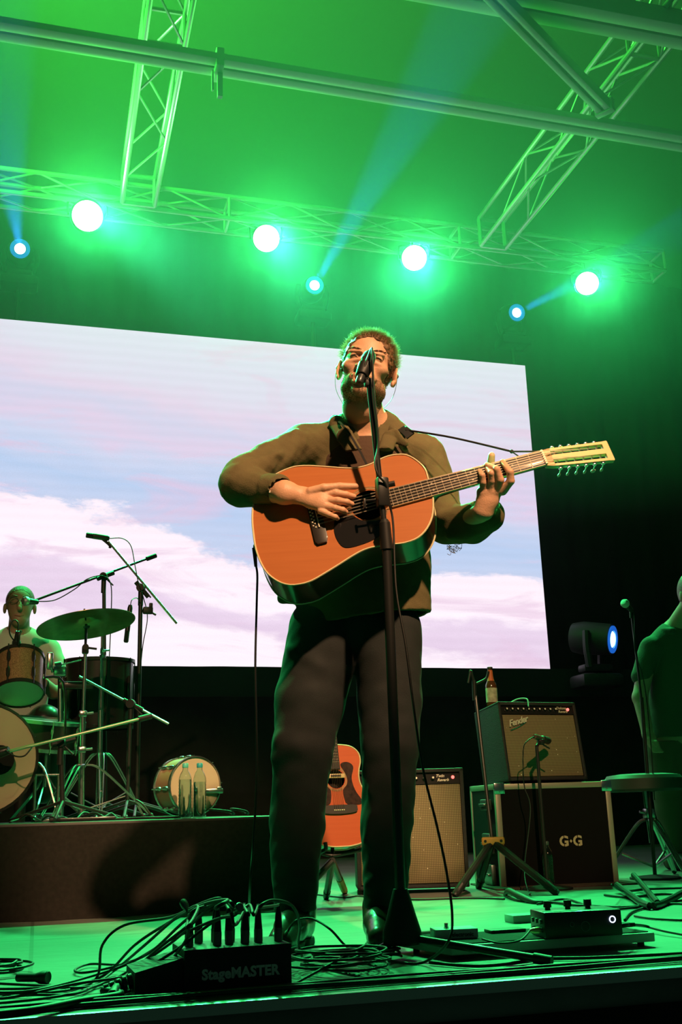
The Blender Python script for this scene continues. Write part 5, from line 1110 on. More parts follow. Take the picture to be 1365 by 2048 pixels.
# two plastic water bottles at the riser edge
WATER = mat('clear_bottle', (0.80, 0.93, 0.88), 0.06, trans=1.0, ior=1.30)
WAT = mat('water_fill', (0.75, 0.88, 0.85), 0.02, trans=1.0, ior=1.33)
CAPM = mat('teal_cap', (0.10, 0.55, 0.45), 0.4); CAPB = mat('blue_cap', (0.04, 0.36, 0.42), 0.4)
def bottle(c, H, label, capm=CAPM, group=None, fill=0.0):
    R = H * 0.125; t = thing('water_bottle', label, 'bottle', c, group)
    pr = [(0.0, 0.0), (R * 0.9, 0.0), (R, H * 0.03)]
    z = H * 0.06
    while z < H * 0.62: pr += [(R, z), (R * 0.94, z + H * 0.02), (R, z + H * 0.04)]; z += H * 0.06
    pr += [(R, H * 0.66), (R * 0.96, H * 0.72), (R * 0.75, H * 0.80), (R * 0.42, H * 0.87), (R * 0.40, H * 0.92)]
    inner = [(max(r - 0.0012, 0), z_ + (0.0012 if i == 0 else 0)) for i, (r, z_) in enumerate(pr)][::-1]
    MB().lathe(c, (0, 0, 1), pr + inner, 28).build('shell', WATER, t)
    MB().lathe(c, (0, 0, 1), [(0, 0.004), (R * 0.88, 0.004), (R * 0.90, H * 0.62), (R * 0.86, H * 0.70 - (0.05 * H if capm is CAPB else 0)), (0, H * 0.70 - (0.05 * H if capm is CAPB else 0))], 24).build('water', WAT, t)
    MB().lathe(c, (0, 0, 1), [(R * 0.44, H * 0.915), (R * 0.46, H * 0.92), (R * 0.46, H * 0.985), (R * 0.38, H), (0, H)], 20).build('cap', capm, t)
    return t
c = fl(370, 1633, RIS); c.y = 4.43; c.x = at(370, 1633, 4.43).x; hb = 0.215
bottle(Vector((c.x, 4.43, RIS)), hb, 'left one of two clear water bottles on the riser edge, pale green cap', CAPM, 'water bottles on the riser')
c2 = at(399, 1633, 4.44); bottle(Vector((c2.x, 4.44, RIS)), hb, 'right one of two clear water bottles on the riser edge, blue cap', CAPB, 'water bottles on the riser')

# ---------------------------------------------------------------- microphones and boom stands at the drums
def boom(label, tip, clutch, tail, foot, wt=True, r=0.0065, gold=False, legs=3, rb=0.010, boomm=None):
    foot = Vector((foot.x, foot.y, RIS)); t = thing('boom_stand', label, 'microphone stand', foot)
    m = MB(); m.cyl(foot + ZUP * 0.06, clutch, rb, n=12); m.build('pole', BLK, t)
    m = MB(); m.cyl(tip, tail, r, n=10); m.build('boom_arm', boomm or BLK, t)
    m = MB(); m.lathe(clutch - V * 0.02, V, [(0.020, 0), (0.022, 0.02), (0.020, 0.04)], 14); d = (tail - tip).normalized(); m.cyl(clutch + ZUP * 0.0 - d * 0.04, clutch + d * 0.06, r * 1.9, n=10); m.cyl(clutch, clutch + Vector((0.05, -0.01, -0.05)), 0.004); m.cyl(clutch - ZUP * 0.09, clutch - ZUP * 0.02, 0.013); m.build('clutch', RUB, t)
    if wt: m = MB(); m.cyl(tail - d * 0.06, tail, r * 2.0, n=12); m.build('counterweight', RUB, t)
    for k in range(legs):
        a_ = 2 * math.pi * k / legs + 0.4; m = MB(); m.cyl(foot + ZUP * 0.08, foot + ZUP * 0.01 + Vector((math.cos(a_), math.sin(a_), 0)) * 0.26, 0.007, n=8); m.build('leg', BLK, t)
    return t
Yv = 5.75
cl = at(208, 1153, Yv); boom('black boom stand reaching over to the drummer\'s face', at(72, 1200, Yv - 0.1), cl, at(312, 1111, Yv + 0.1), at(214, 1500, Yv))
cable('boom_cable', 'thin black cable wound along the boom at the drummer\'s face', [at(74, 1203, Yv - 0.1), at(110, 1200, Yv - 0.08), at(150, 1178, Yv - 0.05), at(175, 1158, Yv - 0.02), at(205, 1152, Yv - 0.03), at(222, 1170, Yv - 0.03), at(222, 1240, Yv), at(218, 1330, Yv)], 0.0028)
def mic(label, a, b_, r, body=None, name='microphone', ball=True, mat2=None, group=None):
    """a = tail, b_ = business end"""
    d = (b_ - a).normalized(); L = (b_ - a).length; t = thing(name, label, 'microphone', a, group)
    MB().lathe(a, d, [(r * 0.5, 0), (r * 0.62, L * 0.05), (r * 0.8, L * 0.6), (r, L * 0.64)] if ball else [(r * 0.7, 0), (r, L * 0.08), (r, L * 0.7)], 16).build('body', body or BLK, t)
    MB().lathe(a, d, [(r, L * 0.64), (r * 1.15, L * 0.72), (r * 1.15, L * 0.86), (r * 0.8, L * 0.97), (0, L)] if ball else [(r, L * 0.7), (r * 0.96, L * 0.71), (r * 0.96, L * 0.97), (r * 0.7, L), (0, L)], 16).build('grille', mat2 or mat('mic_grille', (0.06, 0.065, 0.065), 0.45), t)
    return t
GRG = mat('bright_grille', (0.35, 0.36, 0.35), 0.4, 0.7)
mic('vocal microphone on the boom in front of the drummer\'s face', at(76, 1204, Yv - 0.1), at(45, 1202, Yv - 0.14), 0.022, mat2=GRG)
# overhead condenser on a gold-looking boom
Yo = 5.35
cl = at(282, 1176, Yo); boom('tall boom stand with a bare metal arm right of the cymbal', at(217, 1083, Yo), cl, at(354, 1247, Yo), at(276, 1500, Yo), wt=False, r=0.0062, boomm=mat('bare_metal', (0.55, 0.50, 0.38), 0.3, 1.0), rb=0.011)
mic('long black condenser microphone high over the drums', at(219, 1077, Yo), at(172, 1070, Yo), 0.0145, ball=False)
m = MB(); m.tube([at(205, 1078, Yo), at(219, 1090, Yo), at(220, 1096, Yo)], 0.007, 8, 4); tag(m.build('microphone_clip', RUB), 'black clip joining the high condenser microphone to its boom', 'clip')
cable('overhead_cable', 'thin cable looping from the high condenser microphone down the bare arm', [at(219, 1077, Yo), at(245, 1077, Yo), at(262, 1092, Yo), at(270, 1130, Yo - 0.02), at(277, 1165, Yo - 0.03), at(287, 1195, Yo - 0.02), at(295, 1235, Yo), at(286, 1290, Yo), at(281, 1340, Yo)], 0.0024)
c = at(296, 1221, Yo - 0.02); t = thing('microphone_clamp', 'black clamp bracket sticking out of the tall boom stand', 'clamp', c)
m = MB(); m.box(c, (0.05, 0.03, 0.035), bev=0.006); m.cyl(c, at(312, 1230, Yo - 0.03), 0.005); m.box(at(302, 1212, Yo - 0.02), (0.018, 0.02, 0.03), bev=0.004); m.cyl(at(280, 1222, Yo), c, 0.008); m.build('bracket', RUB, t)
mic('small black pencil microphone hanging at the cymbal\'s right edge', at(261, 1210, Yo - 0.1), at(252, 1285, Yo - 0.1), 0.0125, ball=False)
cable('pencil_microphone_cable', 'thin cable arching from the pencil microphone to the tall boom stand', [at(261, 1212, Yo - 0.1), at(264, 1200, Yo - 0.1), at(274, 1196, Yo - 0.05), at(281, 1205, Yo - 0.02)], 0.0022)
# low booms over the riser
Yl = 4.95
cl = at(262, 1408, Yl); boom('low boom stand with a bright arm slanting down to the right, behind the riser edge', at(158, 1353, Yl), cl, at(337, 1448, Yl), at(255, 1600, Yl), wt=False, r=0.006, boomm=mat('bare_metal_green', (0.45, 0.5, 0.45), 0.3, 1.0), rb=0.008)
Yk = 4.55
cl = at(122, 1485, Yk + 0.06); boom('low boom stand pointing a microphone into the bass drum', at(18, 1503, Yk - 0.05), cl, at(303, 1432, Yk + 0.12), at(124, 1640, Yk + 0.06), wt=True, r=0.0065, boomm=mat('bare_metal', (0.55, 0.50, 0.38), 0.3, 1.0))
mic('egg-shaped bass drum microphone at the hole of the front head', at(18, 1500, Yk - 0.05), at(-20, 1512, Yk - 0.02), 0.028)
cable('kick_cable', 'black cable hanging under the low boom at the bass drum', [at(10, 1500, Yk - 0.07), at(30, 1512, Yk - 0.07), at(48, 1512, Yk - 0.06), at(60, 1500, Yk - 0.05), at(64, 1495, Yk)], 0.003)
# tom microphone
mic('small microphone clipped to the copper tom\'s rim', at(36, 1262, YTm - 0.05), at(32, 1292, YTm - 0.02), 0.016, ball=True)
cable('tom_cable', 'black cable arching over the tom microphone', [at(36, 1262, YTm - 0.05), at(36, 1246, YTm - 0.06), at(28, 1240, YTm - 0.06), at(20, 1252, YTm - 0.06), at(20, 1268, YTm - 0.05), at(30, 1282, YTm - 0.03), at(52, 1292, YTm)], 0.003)
m = MB(); m.tube([at(37, 1290, YTm - 0.05), at(38, 1270, YTm - 0.07), at(42, 1262, YTm - 0.06)], 0.006, 6, 3); tag(m.build('rim_clip', RUB), 'black clip holding the small microphone on the copper tom\'s rim', 'clip')
# cables heaped on the riser
RL = lambda px, py, Y: Vector((at(px, py, Y).x, Y, RIS + 0.005))
cable('riser_cable', 'cable running down to the spare snare drum on the riser', [at(272, 1600, 4.7), at(285, 1608, 4.68), RL(310, 1620, 4.62), RL(340, 1628, 4.55), RL(358, 1630, 4.5)], 0.0045, m_=mat('green_sheen_rubber', (0.03, 0.04, 0.03), 0.3))
cable('riser_cable', 'cable piled at the riser edge left of the water bottles', [RL(100, 1630, 4.5), RL(180, 1630, 4.46), RL(250, 1630, 4.52), RL(300, 1630, 4.44), RL(345, 1632, 4.42), RL(360, 1632, 4.45)], 0.005)
for k, (px, w) in enumerate(((445, 0.05), (480, 0.035))):
    c = RL(px, 1630, 4.5); rr = random.Random(k); pts = [c + Vector((w * math.cos(j * 0.9) * rr.uniform(.7, 1.1), 0.05 * math.sin(j * 0.9), 0.004 + 0.022 * abs(math.sin(j * 0.45)))) for j in range(22)]
    cable('riser_cable', ('loop of cable on the riser just right of the spare snare drum', 'last loop of cable near the guitar cable on the riser')[k], pts, 0.0035)
pts = [RL(20, 1635, 4.5)]; rr = random.Random(9)
for k in range(16): pts.append(RL(40 + k * 14, 1632, 4.46 + rr.uniform(0, 0.22)) + ZUP * rr.uniform(0, 0.03))
cable('riser_cable', 'tangled cable lying under the drum stands', pts, 0.0045)
m = MB(); a = RL(100, 1628, 4.5); b_ = RL(232, 1632, 4.46); m.box((a + b_) / 2 + ZUP * 0.004, ((b_ - a).length, 0.06, 0.012), R=Matrix.Rotation(-0.05, 3, 'Z'), bev=0.004); tag(m.build('floor_board', DARKW), 'flat black board lying at the riser edge under the drum stands', 'board')

# ================================================================ the drummer
DY = 6.05
DR = at(38, 1640, DY); DR.z = RIS
dm = thing('person', 'drummer with glasses and a shaved head in a pale T-shirt, behind the drums', 'person', DR)
d0 = at(40, 1212, DY); d0.z -= 0.005
SKD = skinmat('drummer_skin', (0.36, 0.23, 0.15), (0.30, 0.18, 0.12))
s = SDF(np.array(d0) - np.array((0.55, 0.45, 1.15)), np.array(d0) + np.array((0.5, 0.3, 0.16)), 0.006)
H0 = np.array(d0); hd_ = lambda x, y, z: H0 + np.array((x, y, z))
s.ell(hd_(0, 0.01, 0.03), (0.076, 0.092, 0.085), 0.01); s.ell(hd_(0, -0.03, -0.02), (0.062, 0.06, 0.085), 0.02); s.ell(hd_(0, -0.05, -0.085), (0.04, 0.04, 0.035), 0.02)
s.cone(hd_(0, -0.085, 0.015), hd_(0, -0.108, -0.028), 0.010, 0.014, 0.01); s.ell(hd_(-0.08, 0.01, -0.01), (0.010, 0.018, 0.03), 0.005); s.ell(hd_(0.08, 0.01, -0.01), (0.010, 0.018, 0.03), 0.005)
s.cone(hd_(0, 0.02, -0.06), hd_(0, 0.04, -0.17), 0.055, 0.06, 0.02)
s.chain([hd_(0, 0.05, -0.24), hd_(0, 0.06, -0.45), hd_(0, 0.06, -0.68)], [0.13, 0.15, 0.15], 0.03, (0, 1, 0), 0.7)
for q in (-1, 1):
    s.chain([hd_(q * 0.16, 0.05, -0.25), hd_(q * 0.25, -0.02, -0.47), hd_(q * 0.20, -0.26, -0.50), hd_(q * 0.14, -0.36, -0.46)], [0.05, 0.042, 0.034, 0.03], 0.015)
    s.chain([hd_(q * 0.10, 0.05, -0.70), hd_(q * 0.16, -0.34, -0.66), hd_(q * 0.17, -0.30, -1.02)], [0.08, 0.065, 0.045], 0.02)
    for k in range(4): s.chain([hd_(q * 0.14 + (k - 1.5) * 0.017, -0.37, -0.46), hd_(q * 0.13 + (k - 1.5) * 0.018, -0.415, -0.455), hd_(q * 0.13 + (k - 1.5) * 0.017, -0.415, -0.485)], [0.010, 0.009, 0.008], 0.003)
s.mesh().build('body', SKD, dm, sharp=180)
s = SDF(H0 - np.array((0.4, 0.35, 0.8)), H0 + np.array((0.4, 0.3, 0.0)), 0.006)
s.chain([hd_(0, 0.05, -0.235), hd_(0, 0.06, -0.45), hd_(0, 0.06, -0.70)], [0.145, 0.168, 0.17], 0.03, (0, 1, 0), 0.72)
for q in (-1, 1): s.chain([hd_(q * 0.07, 0.04, -0.175), hd_(q * 0.16, 0.05, -0.235), hd_(q * 0.235, 0.0, -0.40)], [0.05, 0.066, 0.066], 0.03)
s.cone(hd_(0, 0.02, -0.10), hd_(0, 0.03, -0.19), 0.06, 0.07, 0.004, op='cut'); s.field(lambda X, Y, Z: 0.003 * wob(X, Y, Z, 50, 3))
s.mesh().build('tshirt', mat('pale_tshirt', (0.55, 0.56, 0.52), 0.9), dm, sharp=180)
s = SDF(H0 - np.array((0.12, 0.12, 0.02)), H0 + np.array((0.12, 0.13, 0.14)), 0.004); s.ell(hd_(0, 0.014, 0.034), (0.0785, 0.0935, 0.087), 0.01); s.ell(hd_(0, -0.10, -0.02), (0.085, 0.085, 0.105), 0.01, op='cut'); s.plane(hd_(0, 0, 0.012), (0, 0, -1), 0.005); s.mesh().build('hair', HAIRM, dm, sharp=180)
s = SDF(H0 - np.array((0.4, 0.6, 1.2)), H0 + np.array((0.4, 0.3, -0.5)), 0.008)
for q in (-1, 1): s.chain([hd_(q * 0.08, 0.06, -0.72), hd_(q * 0.16, -0.34, -0.66), hd_(q * 0.17, -0.30, -1.0)], [0.12, 0.085, 0.065], 0.02)
s.mesh().build('trousers', DARKW, dm, sharp=180)
m = MB()
for q in (-1, 1): m.tube([hd_(q * 0.03 + 0.023 * math.cos(a_), -0.094, 0.018 + 0.016 * math.sin(a_)) for a_ in np.linspace(0, 6.28, 13)], 0.0018, 6, 0); m.tube([hd_(q * 0.053, -0.092, 0.02), hd_(q * 0.078, -0.02, 0.01)], 0.0016, 5, 0)
m.tube([hd_(-0.008, -0.097, 0.02), hd_(0.008, -0.097, 0.02)], 0.0016, 5, 0); m.build('glasses', mat('dark_frame', (0.03, 0.03, 0.03), 0.3), dm)
m = MB(); m.tube([hd_(-0.024, -0.086, -0.062), hd_(0, -0.093, -0.066), hd_(0.024, -0.086, -0.062)], [0.001, 0.0035, 0.001], 6, 4); m.build('mouth', LIP, dm)
m = MB()
for q in (-1, 1): m.tube([hd_(q * 0.014, -0.09, 0.043), hd_(q * 0.035, -0.088, 0.048), hd_(q * 0.055, -0.072, 0.043)], 0.0028, 6, 4)
m.build('eyebrows', HAIRM, dm)
m = MB(); m.cyl(Vector((DR.x, DY + 0.06, RIS)), Vector((DR.x, DY + 0.06, hd_(0, 0, -0.86)[2])), 0.03); m.lathe((DR.x, DY + 0.06, hd_(0, 0, -0.86)[2]), (0, 0, 1), [(0.15, 0), (0.17, 0.02), (0.16, 0.07), (0, 0.08)], 24); tag(m.build('drum_throne', DARKW), 'drum seat under the drummer behind the kit', 'stool')
# ================================================================ amplifiers and backline, right
GRILLE_C = (0.42, 0.33, 0.17)
def grille_mat(name, sparkle):
    m = mat(name, GRILLE_C, 0.75); nt, b = nodes(m); N = nt.nodes.new; L = nt.links.new; tc = N('ShaderNodeTexCoord')
    def wave(dir_, sc):
        w = N('ShaderNodeTexWave'); w.bands_direction = dir_; w.inputs['Scale'].default_value = sc; L(tc.outputs['Object'], w.inputs['Vector']); return w.outputs['Fac']
    a = wave('X', 42); c = wave('Z', 42); mu = N('ShaderNodeMath'); mu.operation = 'MULTIPLY'; L(a, mu.inputs[0]); L(c, mu.inputs[1])
    mx = N('ShaderNodeMix'); mx.data_type = 'RGBA'; mx.inputs[6].default_value = (0.11, 0.085, 0.045, 1); mx.inputs[7].default_value = (0.44, 0.35, 0.18, 1); L(mu.outputs[0], mx.inputs[0])
    n = N('ShaderNodeTexVoronoi'); n.inputs['Scale'].default_value = 55; L(tc.outputs['Object'], n.inputs['Vector']); r = N('ShaderNodeMath'); r.operation = 'LESS_THAN'; r.inputs[1].default_value = 0.12; L(n.outputs['Distance'], r.inputs[0])
    s2 = N('ShaderNodeTexNoise'); s2.inputs['Scale'].default_value = 30; L(tc.outputs['Object'], s2.inputs['Vector']); r2 = N('ShaderNodeMath'); r2.operation = 'GREATER_THAN'; r2.inputs[1].default_value = 0.60; L(s2.outputs['Fac'], r2.inputs[0])
    k = N('ShaderNodeMath'); k.operation = 'MULTIPLY'; L(r.outputs[0], k.inputs[0]); L(r2.outputs[0], k.inputs[1])
    m2 = N('ShaderNodeMix'); m2.data_type = 'RGBA'; m2.inputs[7].default_value = (0.9, 0.85, 0.7, 1); L(k.outputs[0], m2.inputs[0]); L(mx.outputs[2], m2.inputs[6]); L(m2.outputs[2], b.inputs['Base Color'])
    return m
GRI = grille_mat('sparkle_grille_cloth', 1)
TOLEX = mat('black_tolex', (0.014, 0.014, 0.014), 0.5, bump=0.4, bscale=400)
PANEL = mat('black_panel', (0.010, 0.010, 0.010), 0.7, spec=0.2)
SILVER = mat('silver_print', (0.55, 0.50, 0.38), 0.4)
JEWEL = mat('red_jewel', (0.9, 0.1, 0.08), 0.3, emis=(1.0, 0.12, 0.10), estr=3.0)
def amp(name, label, o, ex, lean, W, H, D, logo=None, panel_text=None, knobs=8, ph=0.055):
    """o = front bottom left corner, ex = direction of the front's bottom edge, lean = backward tilt"""
    ex = ex.normalized(); ey = Vector((-ex.y, ex.x, 0)); uz = (ZUP * math.cos(lean) + ey * math.sin(lean)); ey2 = uz.cross(ex).normalized()
    T = frame(o, ex, ey2, uz); t = thing(name, label, 'amplifier', o)
    w = 0.018
    m = MB(T); m.box((w / 2, D / 2, H / 2), (w, D, H), bev=0.005); m.box((W - w / 2, D / 2, H / 2), (w, D, H), bev=0.005); m.box((W / 2, D / 2, H - w / 2), (W, D, w), bev=0.005); m.box((W / 2, D / 2, w / 2), (W, D, w), bev=0.005); m.box((W / 2, D - 0.01, H / 2), (W - w, 0.014, H - w)); m.box((W / 2, 0.02, H / 2), (W - w, 0.01, H - w)); m.build('cabinet', TOLEX, t)
    g = MB(T); g.box((W / 2, 0.010, (H - w - ph + w) / 2), (W - 2 * w, 0.008, H - 2 * w - ph - 0.004), bev=0.003); go = g.build('grille_cloth', GRI, t)
    m = MB(T); Tp = T @ Matrix.Translation((0, 0.0, 0)); zc = H - w - ph / 2
    m.put([(w, 0.002, zc - ph / 2), (W - w, 0.002, zc - ph / 2), (W - w, 0.014, zc + ph / 2), (w, 0.014, zc + ph / 2), (w, 0.03, zc - ph / 2), (W - w, 0.03, zc - ph / 2), (W - w, 0.03, zc + ph / 2), (w, 0.03, zc + ph / 2)], [(0, 1, 2, 3), (4, 5, 6, 7), (0, 1, 5, 4), (2, 3, 7, 6), (0, 3, 7, 4), (1, 2, 6, 5)])
    pn = m.build('control_panel', PANEL, t)
    nrm = Vector((0, -1, 0.22)).normalized()
    for k in range(knobs):
        x = W * (0.10 + 0.62 * k / max(knobs - 1, 1)); p = Vector((x, 0.007, zc))
        m = MB(T); m.lathe(p, nrm, [(0.0105, 0), (0.0100, 0.003), (0.007, 0.004), (0.0065, 0.014), (0.0, 0.0145)], 12); kb = m.build('knob', RUB, pn)
        m = MB(T); m.lathe(p + nrm * 0.0145, nrm, [(0.0045, 0), (0.0045, 0.0008), (0, 0.001)], 10); m.build('knob_cap', mat('satin_silver', (0.85, 0.78, 0.66), 0.45), kb)
    m = MB(T); m.sph((W - w - 0.03, 0.004, zc + 0.003), 0.0075, 10, 8); m.build('pilot_light', JEWEL, pn)
    if panel_text:
        m = MB(); TT = T @ Matrix.Translation((W * 0.745, 0.0045, zc + 0.004)) @ Matrix.Rotation(math.radians(77), 4, 'X')
        m.text(panel_text[0], TT, 0.019, 0.0004, 0.0005, 0.35); m.text(panel_text[1], TT @ Matrix.Translation((0.006, -0.018, 0)), 0.018, 0.0004, 0.0005, 0.35); m.build('panel_lettering', SILVER, pn, smooth=False)
    if logo:
        m = MB(); TT = T @ Matrix.Translation((w + 0.028, -0.001, H - w - ph - 0.062)) @ Matrix.Rotation(math.radians(90), 4, 'X') @ Matrix.Rotation(math.radians(14), 4, 'Z')
        m.text(logo, TT, 0.042, 0.0025, 0.0012, 0.4, 0.92); m.build('script_badge', mat('bright_script', (0.85, 0.78, 0.6), 0.3, 0.3), t, smooth=False)
        m = MB(); m.tube([TT @ Vector((0.0, -0.016, 0)), TT @ Vector((0.05, -0.012, 0)), TT @ Vector((0.10, 0.0, 0))], 0.0018, 6, 4); m.build('badge_swoosh', CHROME, t)
    return t, T
# lower amplifier on the floor behind the red guitar
A0 = fl(716, 1787); A1 = fl(941, 1789)
A0 = Vector((1.40, 4.70, 0.02)); q = at(716, 1780, 4.70); A0.x = q.x; A1 = at(941, 1780, 4.58); ex = (A1 - A0); ex.z = 0; Wa = ex.length; Ha = (at(935, 1535, 4.58).z)
amp('guitar_amplifier', 'tall tan-grilled amplifier on the floor behind the red guitar', A0, ex, 0.0, Wa, Ha - 0.02, 0.26, None, ('Twin', 'Reverb'), 9, ph=0.05)
t, T = bpy.data.objects['guitar_amplifier'], None
m = MB()
for s_ in (0.05, 0.95): m.cyl(A0 + ex * s_ + Vector((0, 0.04, -0.02)), A0 + ex * s_ + Vector((0, 0.04, 0.0)), 0.016)
m.build('rubber_foot', RUB, bpy.data.objects['guitar_amplifier'])
# flight case with aluminium edges
YR0 = 4.66; c0 = at(1004, 1780, YR0); c1 = at(1240, 1768, YR0 - 0.06); c0.z = c1.z = 0.0; ex = (c1 - c0); Wc = ex.length; ex.normalize(); ey = Vector((-ex.y, ex.x, 0)); Hc = at(1002, 1568, YR0).z; Dc = 0.42
CT = frame(c0, ex, ey, ZUP); CASEB = mat('case_laminate', (0.004, 0.004, 0.004), 0.8, spec=0.15); EDG = mat('case_edge', (0.36, 0.33, 0.26), 0.45, 0.5)
fc = thing('flight_case', 'black flight case with aluminium edges and stencilled G G letters', 'case', c0)
m = MB(CT); m.box((Wc / 2, Dc / 2, Hc / 2), (Wc - 0.006, Dc - 0.006, Hc - 0.006)); m.build('panels', CASEB, fc)
ew = 0.026
def edge(a, b_): 
    m = MB(CT); a = Vector(a); b_ = Vector(b_); c = (a + b_) / 2; d = b_ - a; m.box(c, (max(abs(d.x), ew), max(abs(d.y), ew), max(abs(d.z), ew)), bev=0.003); m.build('edge_profile', EDG, fc)
h_ = ew / 2
for x in (h_, Wc - h_):
    for y in (h_, Dc - h_): edge((x, y, 0), (x, y, Hc))
for y in (h_, Dc - h_): edge((0, y, Hc - h_), (Wc, y, Hc - h_))
for x in (h_, Wc - h_): edge((x, 0, Hc - h_), (x, Dc, Hc - h_))
for x in (0.02, Wc - 0.02):
    m = MB(CT); m.box((x, -0.002, Hc - 0.02), (0.05, 0.006, 0.05), bev=0.003); m.sph((x, -0.004, Hc - 0.035), 0.004, 8, 6); m.build('corner_plate', CHROME, fc)
for z in (Hc * 0.80, Hc * 0.42, Hc * 0.12):
    m = MB(CT); m.box((-0.012, 0.12, z), (0.024, 0.12, 0.05 if z > Hc * 0.6 else 0.09), bev=0.006); m.box((-0.03, 0.12, z), (0.012, 0.09, 0.012), bev=0.003); m.build('side_latch', PLUGM, fc)
STEN = mat('stencil_cream', (0.50, 0.42, 0.25), 0.7)
m = MB(); TT = CT @ Matrix.Translation((Wc * 0.515, -0.001, Hc * 0.38)) @ Matrix.Rotation(math.radians(90), 4, 'X')
m.text('G', TT, 0.062, 0.0005, 0.0022); m.text('G', TT @ Matrix.Translation((0.066, 0, 0)), 0.062, 0.0005, 0.0022)
m.put([TT @ Vector(v) for v in ((0.050, 0.020, 0.0006), (0.0565, 0.012, 0.0006), (0.063, 0.020, 0.0006), (0.0565, 0.028, 0.0006))], [(0, 1, 2, 3)]); m.build('stencil_letters', STEN, fc, smooth=False)
m = MB(); TT2 = TT
for x in (0.0235, 0.0895): m.box(TT @ Vector((x, 0.021, 0.0008)), (0.003, 0.002, 0.05))
m.build('stencil_gap', CASEB, fc)
# small amplifier on the case, tilted back and turned
YA = 4.66
a0 = at(1017, 1563, YA); a1 = at(1188, 1561, YA - 0.02); zt_ = Hc + 0.012
psi = math.radians(-1.5); exA = (a1 - a0); exA.z = 0; Wa = exA.length; 
ang = math.radians(7); exA = Vector((math.cos(ang), math.sin(ang), 0)); Wa = Wa * 1.03
a0 = Vector((at(1018, 1563, YA).x, YA, zt_)); Hh = 0.375
amp('combo_amplifier', 'tan-grilled combo amplifier leaning back on the flight case', a0, exA, math.radians(8), Wa, Hh, 0.235, 'Fender', ('Deluxe', 'Reverb'), 10, ph=0.042)
ampo = bpy.data.objects['combo_amplifier']; m = MB()
for s_ in (0.04, 0.96): m.cyl(a0 + exA * (Wa * s_) + Vector((0, 0.03, -0.012)), a0 + exA * (Wa * s_) + Vector((0, 0.03, 0.004)), 0.014)
m.box(a0 + exA * (Wa * 0.5) + Vector((-0.02, 0.20, 0.008)), (Wa * 0.9, 0.03, 0.04)); m.build('foot', RUB, ampo)
topT = frame(a0, exA, (ZUP * math.cos(.14) + Vector((-exA.y, exA.x, 0)) * math.sin(.14)).cross(exA), ZUP * math.cos(math.radians(8)) + Vector((-exA.y, exA.x, 0)) * math.sin(math.radians(8)))
# beer bottle on top
bb = topT @ Vector((0.03, 0.10, Hh)); Hb_ = 0.19; zt2 = bb.z
t = thing('beer_bottle', 'brown beer bottle with pale label and orange-red neck on the combo amplifier', 'bottle', bb)
Rb = 0.0275
MB().lathe(bb, (0, 0, 1), [(0, 0.0), (Rb * 0.95, 0), (Rb, 0.006), (Rb, Hb_ * 0.50), (Rb * 0.92, Hb_ * 0.56), (Rb * 0.55, Hb_ * 0.68), (Rb * 0.44, Hb_ * 0.78), (Rb * 0.40, Hb_ * 0.95), (Rb * 0.47, Hb_ * 0.96), (Rb * 0.47, Hb_), (0, Hb_)], 28).build('glass', mat('brown_glass', (0.10, 0.035, 0.012), 0.1, coat=0.5), t)
MB().lathe(bb, (0, 0, 1), [(Rb * 1.01, Hb_ * 0.10), (Rb * 1.015, Hb_ * 0.10), (Rb * 1.015, Hb_ * 0.46), (Rb * 1.01, Hb_ * 0.46)], 28).build('body_label', mat('bottle_label', (0.45, 0.42, 0.30), 0.6, noise=0.35, nscale=40), t)
MB().lathe(bb, (0, 0, 1), [(Rb * 0.66, Hb_ * 0.645), (Rb * 0.57, Hb_ * 0.68), (Rb * 0.47, Hb_ * 0.78), (Rb * 0.43, Hb_ * 0.92)], 28).build('neck_label', mat('orange_label', (0.65, 0.13, 0.04), 0.5), t)
MB().lathe(bb, (0, 0, 1), [(Rb * 0.50, Hb_ * 0.955), (Rb * 0.50, Hb_ * 1.0), (Rb * 0.4, Hb_ * 1.006), (0, Hb_ * 1.007)], 20).build('cap', mat('dark_cap', (0.05, 0.03, 0.02), 0.4, 0.5), t)
# cable loop on top, plugs in the panel
pa_ = topT @ Vector((Wa * 0.36, 0.0, Hh - 0.03))
cable('amp_cable', 'pale cable looped over the top edge into the combo amplifier\'s panel', [topT @ Vector((0.08, 0.06, Hh + 0.004)), topT @ Vector((Wa * .22, 0.05, Hh + 0.004)), topT @ Vector((Wa * .31, 0.03, Hh + 0.02)), topT @ Vector((Wa * .38, 0.0, Hh + 0.012)), topT @ Vector((Wa * .355, -0.02, Hh - 0.03))], 0.0035, m_=mat('teal_cable', (0.18, 0.35, 0.28), 0.4))
# amp microphone on a short stand in front of the combo amplifier
ym = YA - 0.14
t = thing('amp_microphone', 'small microphone pointed at the combo amplifier\'s grille', 'microphone', at(1078, 1475, ym))
a = at(1070, 1473, ym - 0.05); b_ = at(1098, 1482, YA - 0.03); d = (b_ - a).normalized(); Lk = (b_ - a).length
MB().lathe(a, d, [(0.010, 0), (0.012, 0.01), (0.012, Lk * 0.55)], 14).build('body', mat('tan_mic_body', (0.10, 0.07, 0.05), 0.4), t); MB().lathe(a + d * Lk * 0.55, d, [(0.012, 0), (0.017, 0.006), (0.017, Lk * 0.4), (0, Lk * 0.42)], 14).build('grille', RUB, t)
f0 = CT @ Vector((0.16, -0.16, 0)); 
t = thing('short_microphone_stand', 'short dark stand holding the amp microphone', 'microphone stand', Vector((f0.x, f0.y, 0)))
pole_t = at(1080, 1484, ym - 0.02)
m = MB(); m.cyl(Vector((f0.x, f0.y, 0.02)), Vector((f0.x, f0.y, pole_t.z - 0.02)), 0.008, n=10); m.cyl(Vector((f0.x, f0.y, pole_t.z - 0.02)), pole_t, 0.007); m.build('pole', BLK, t)
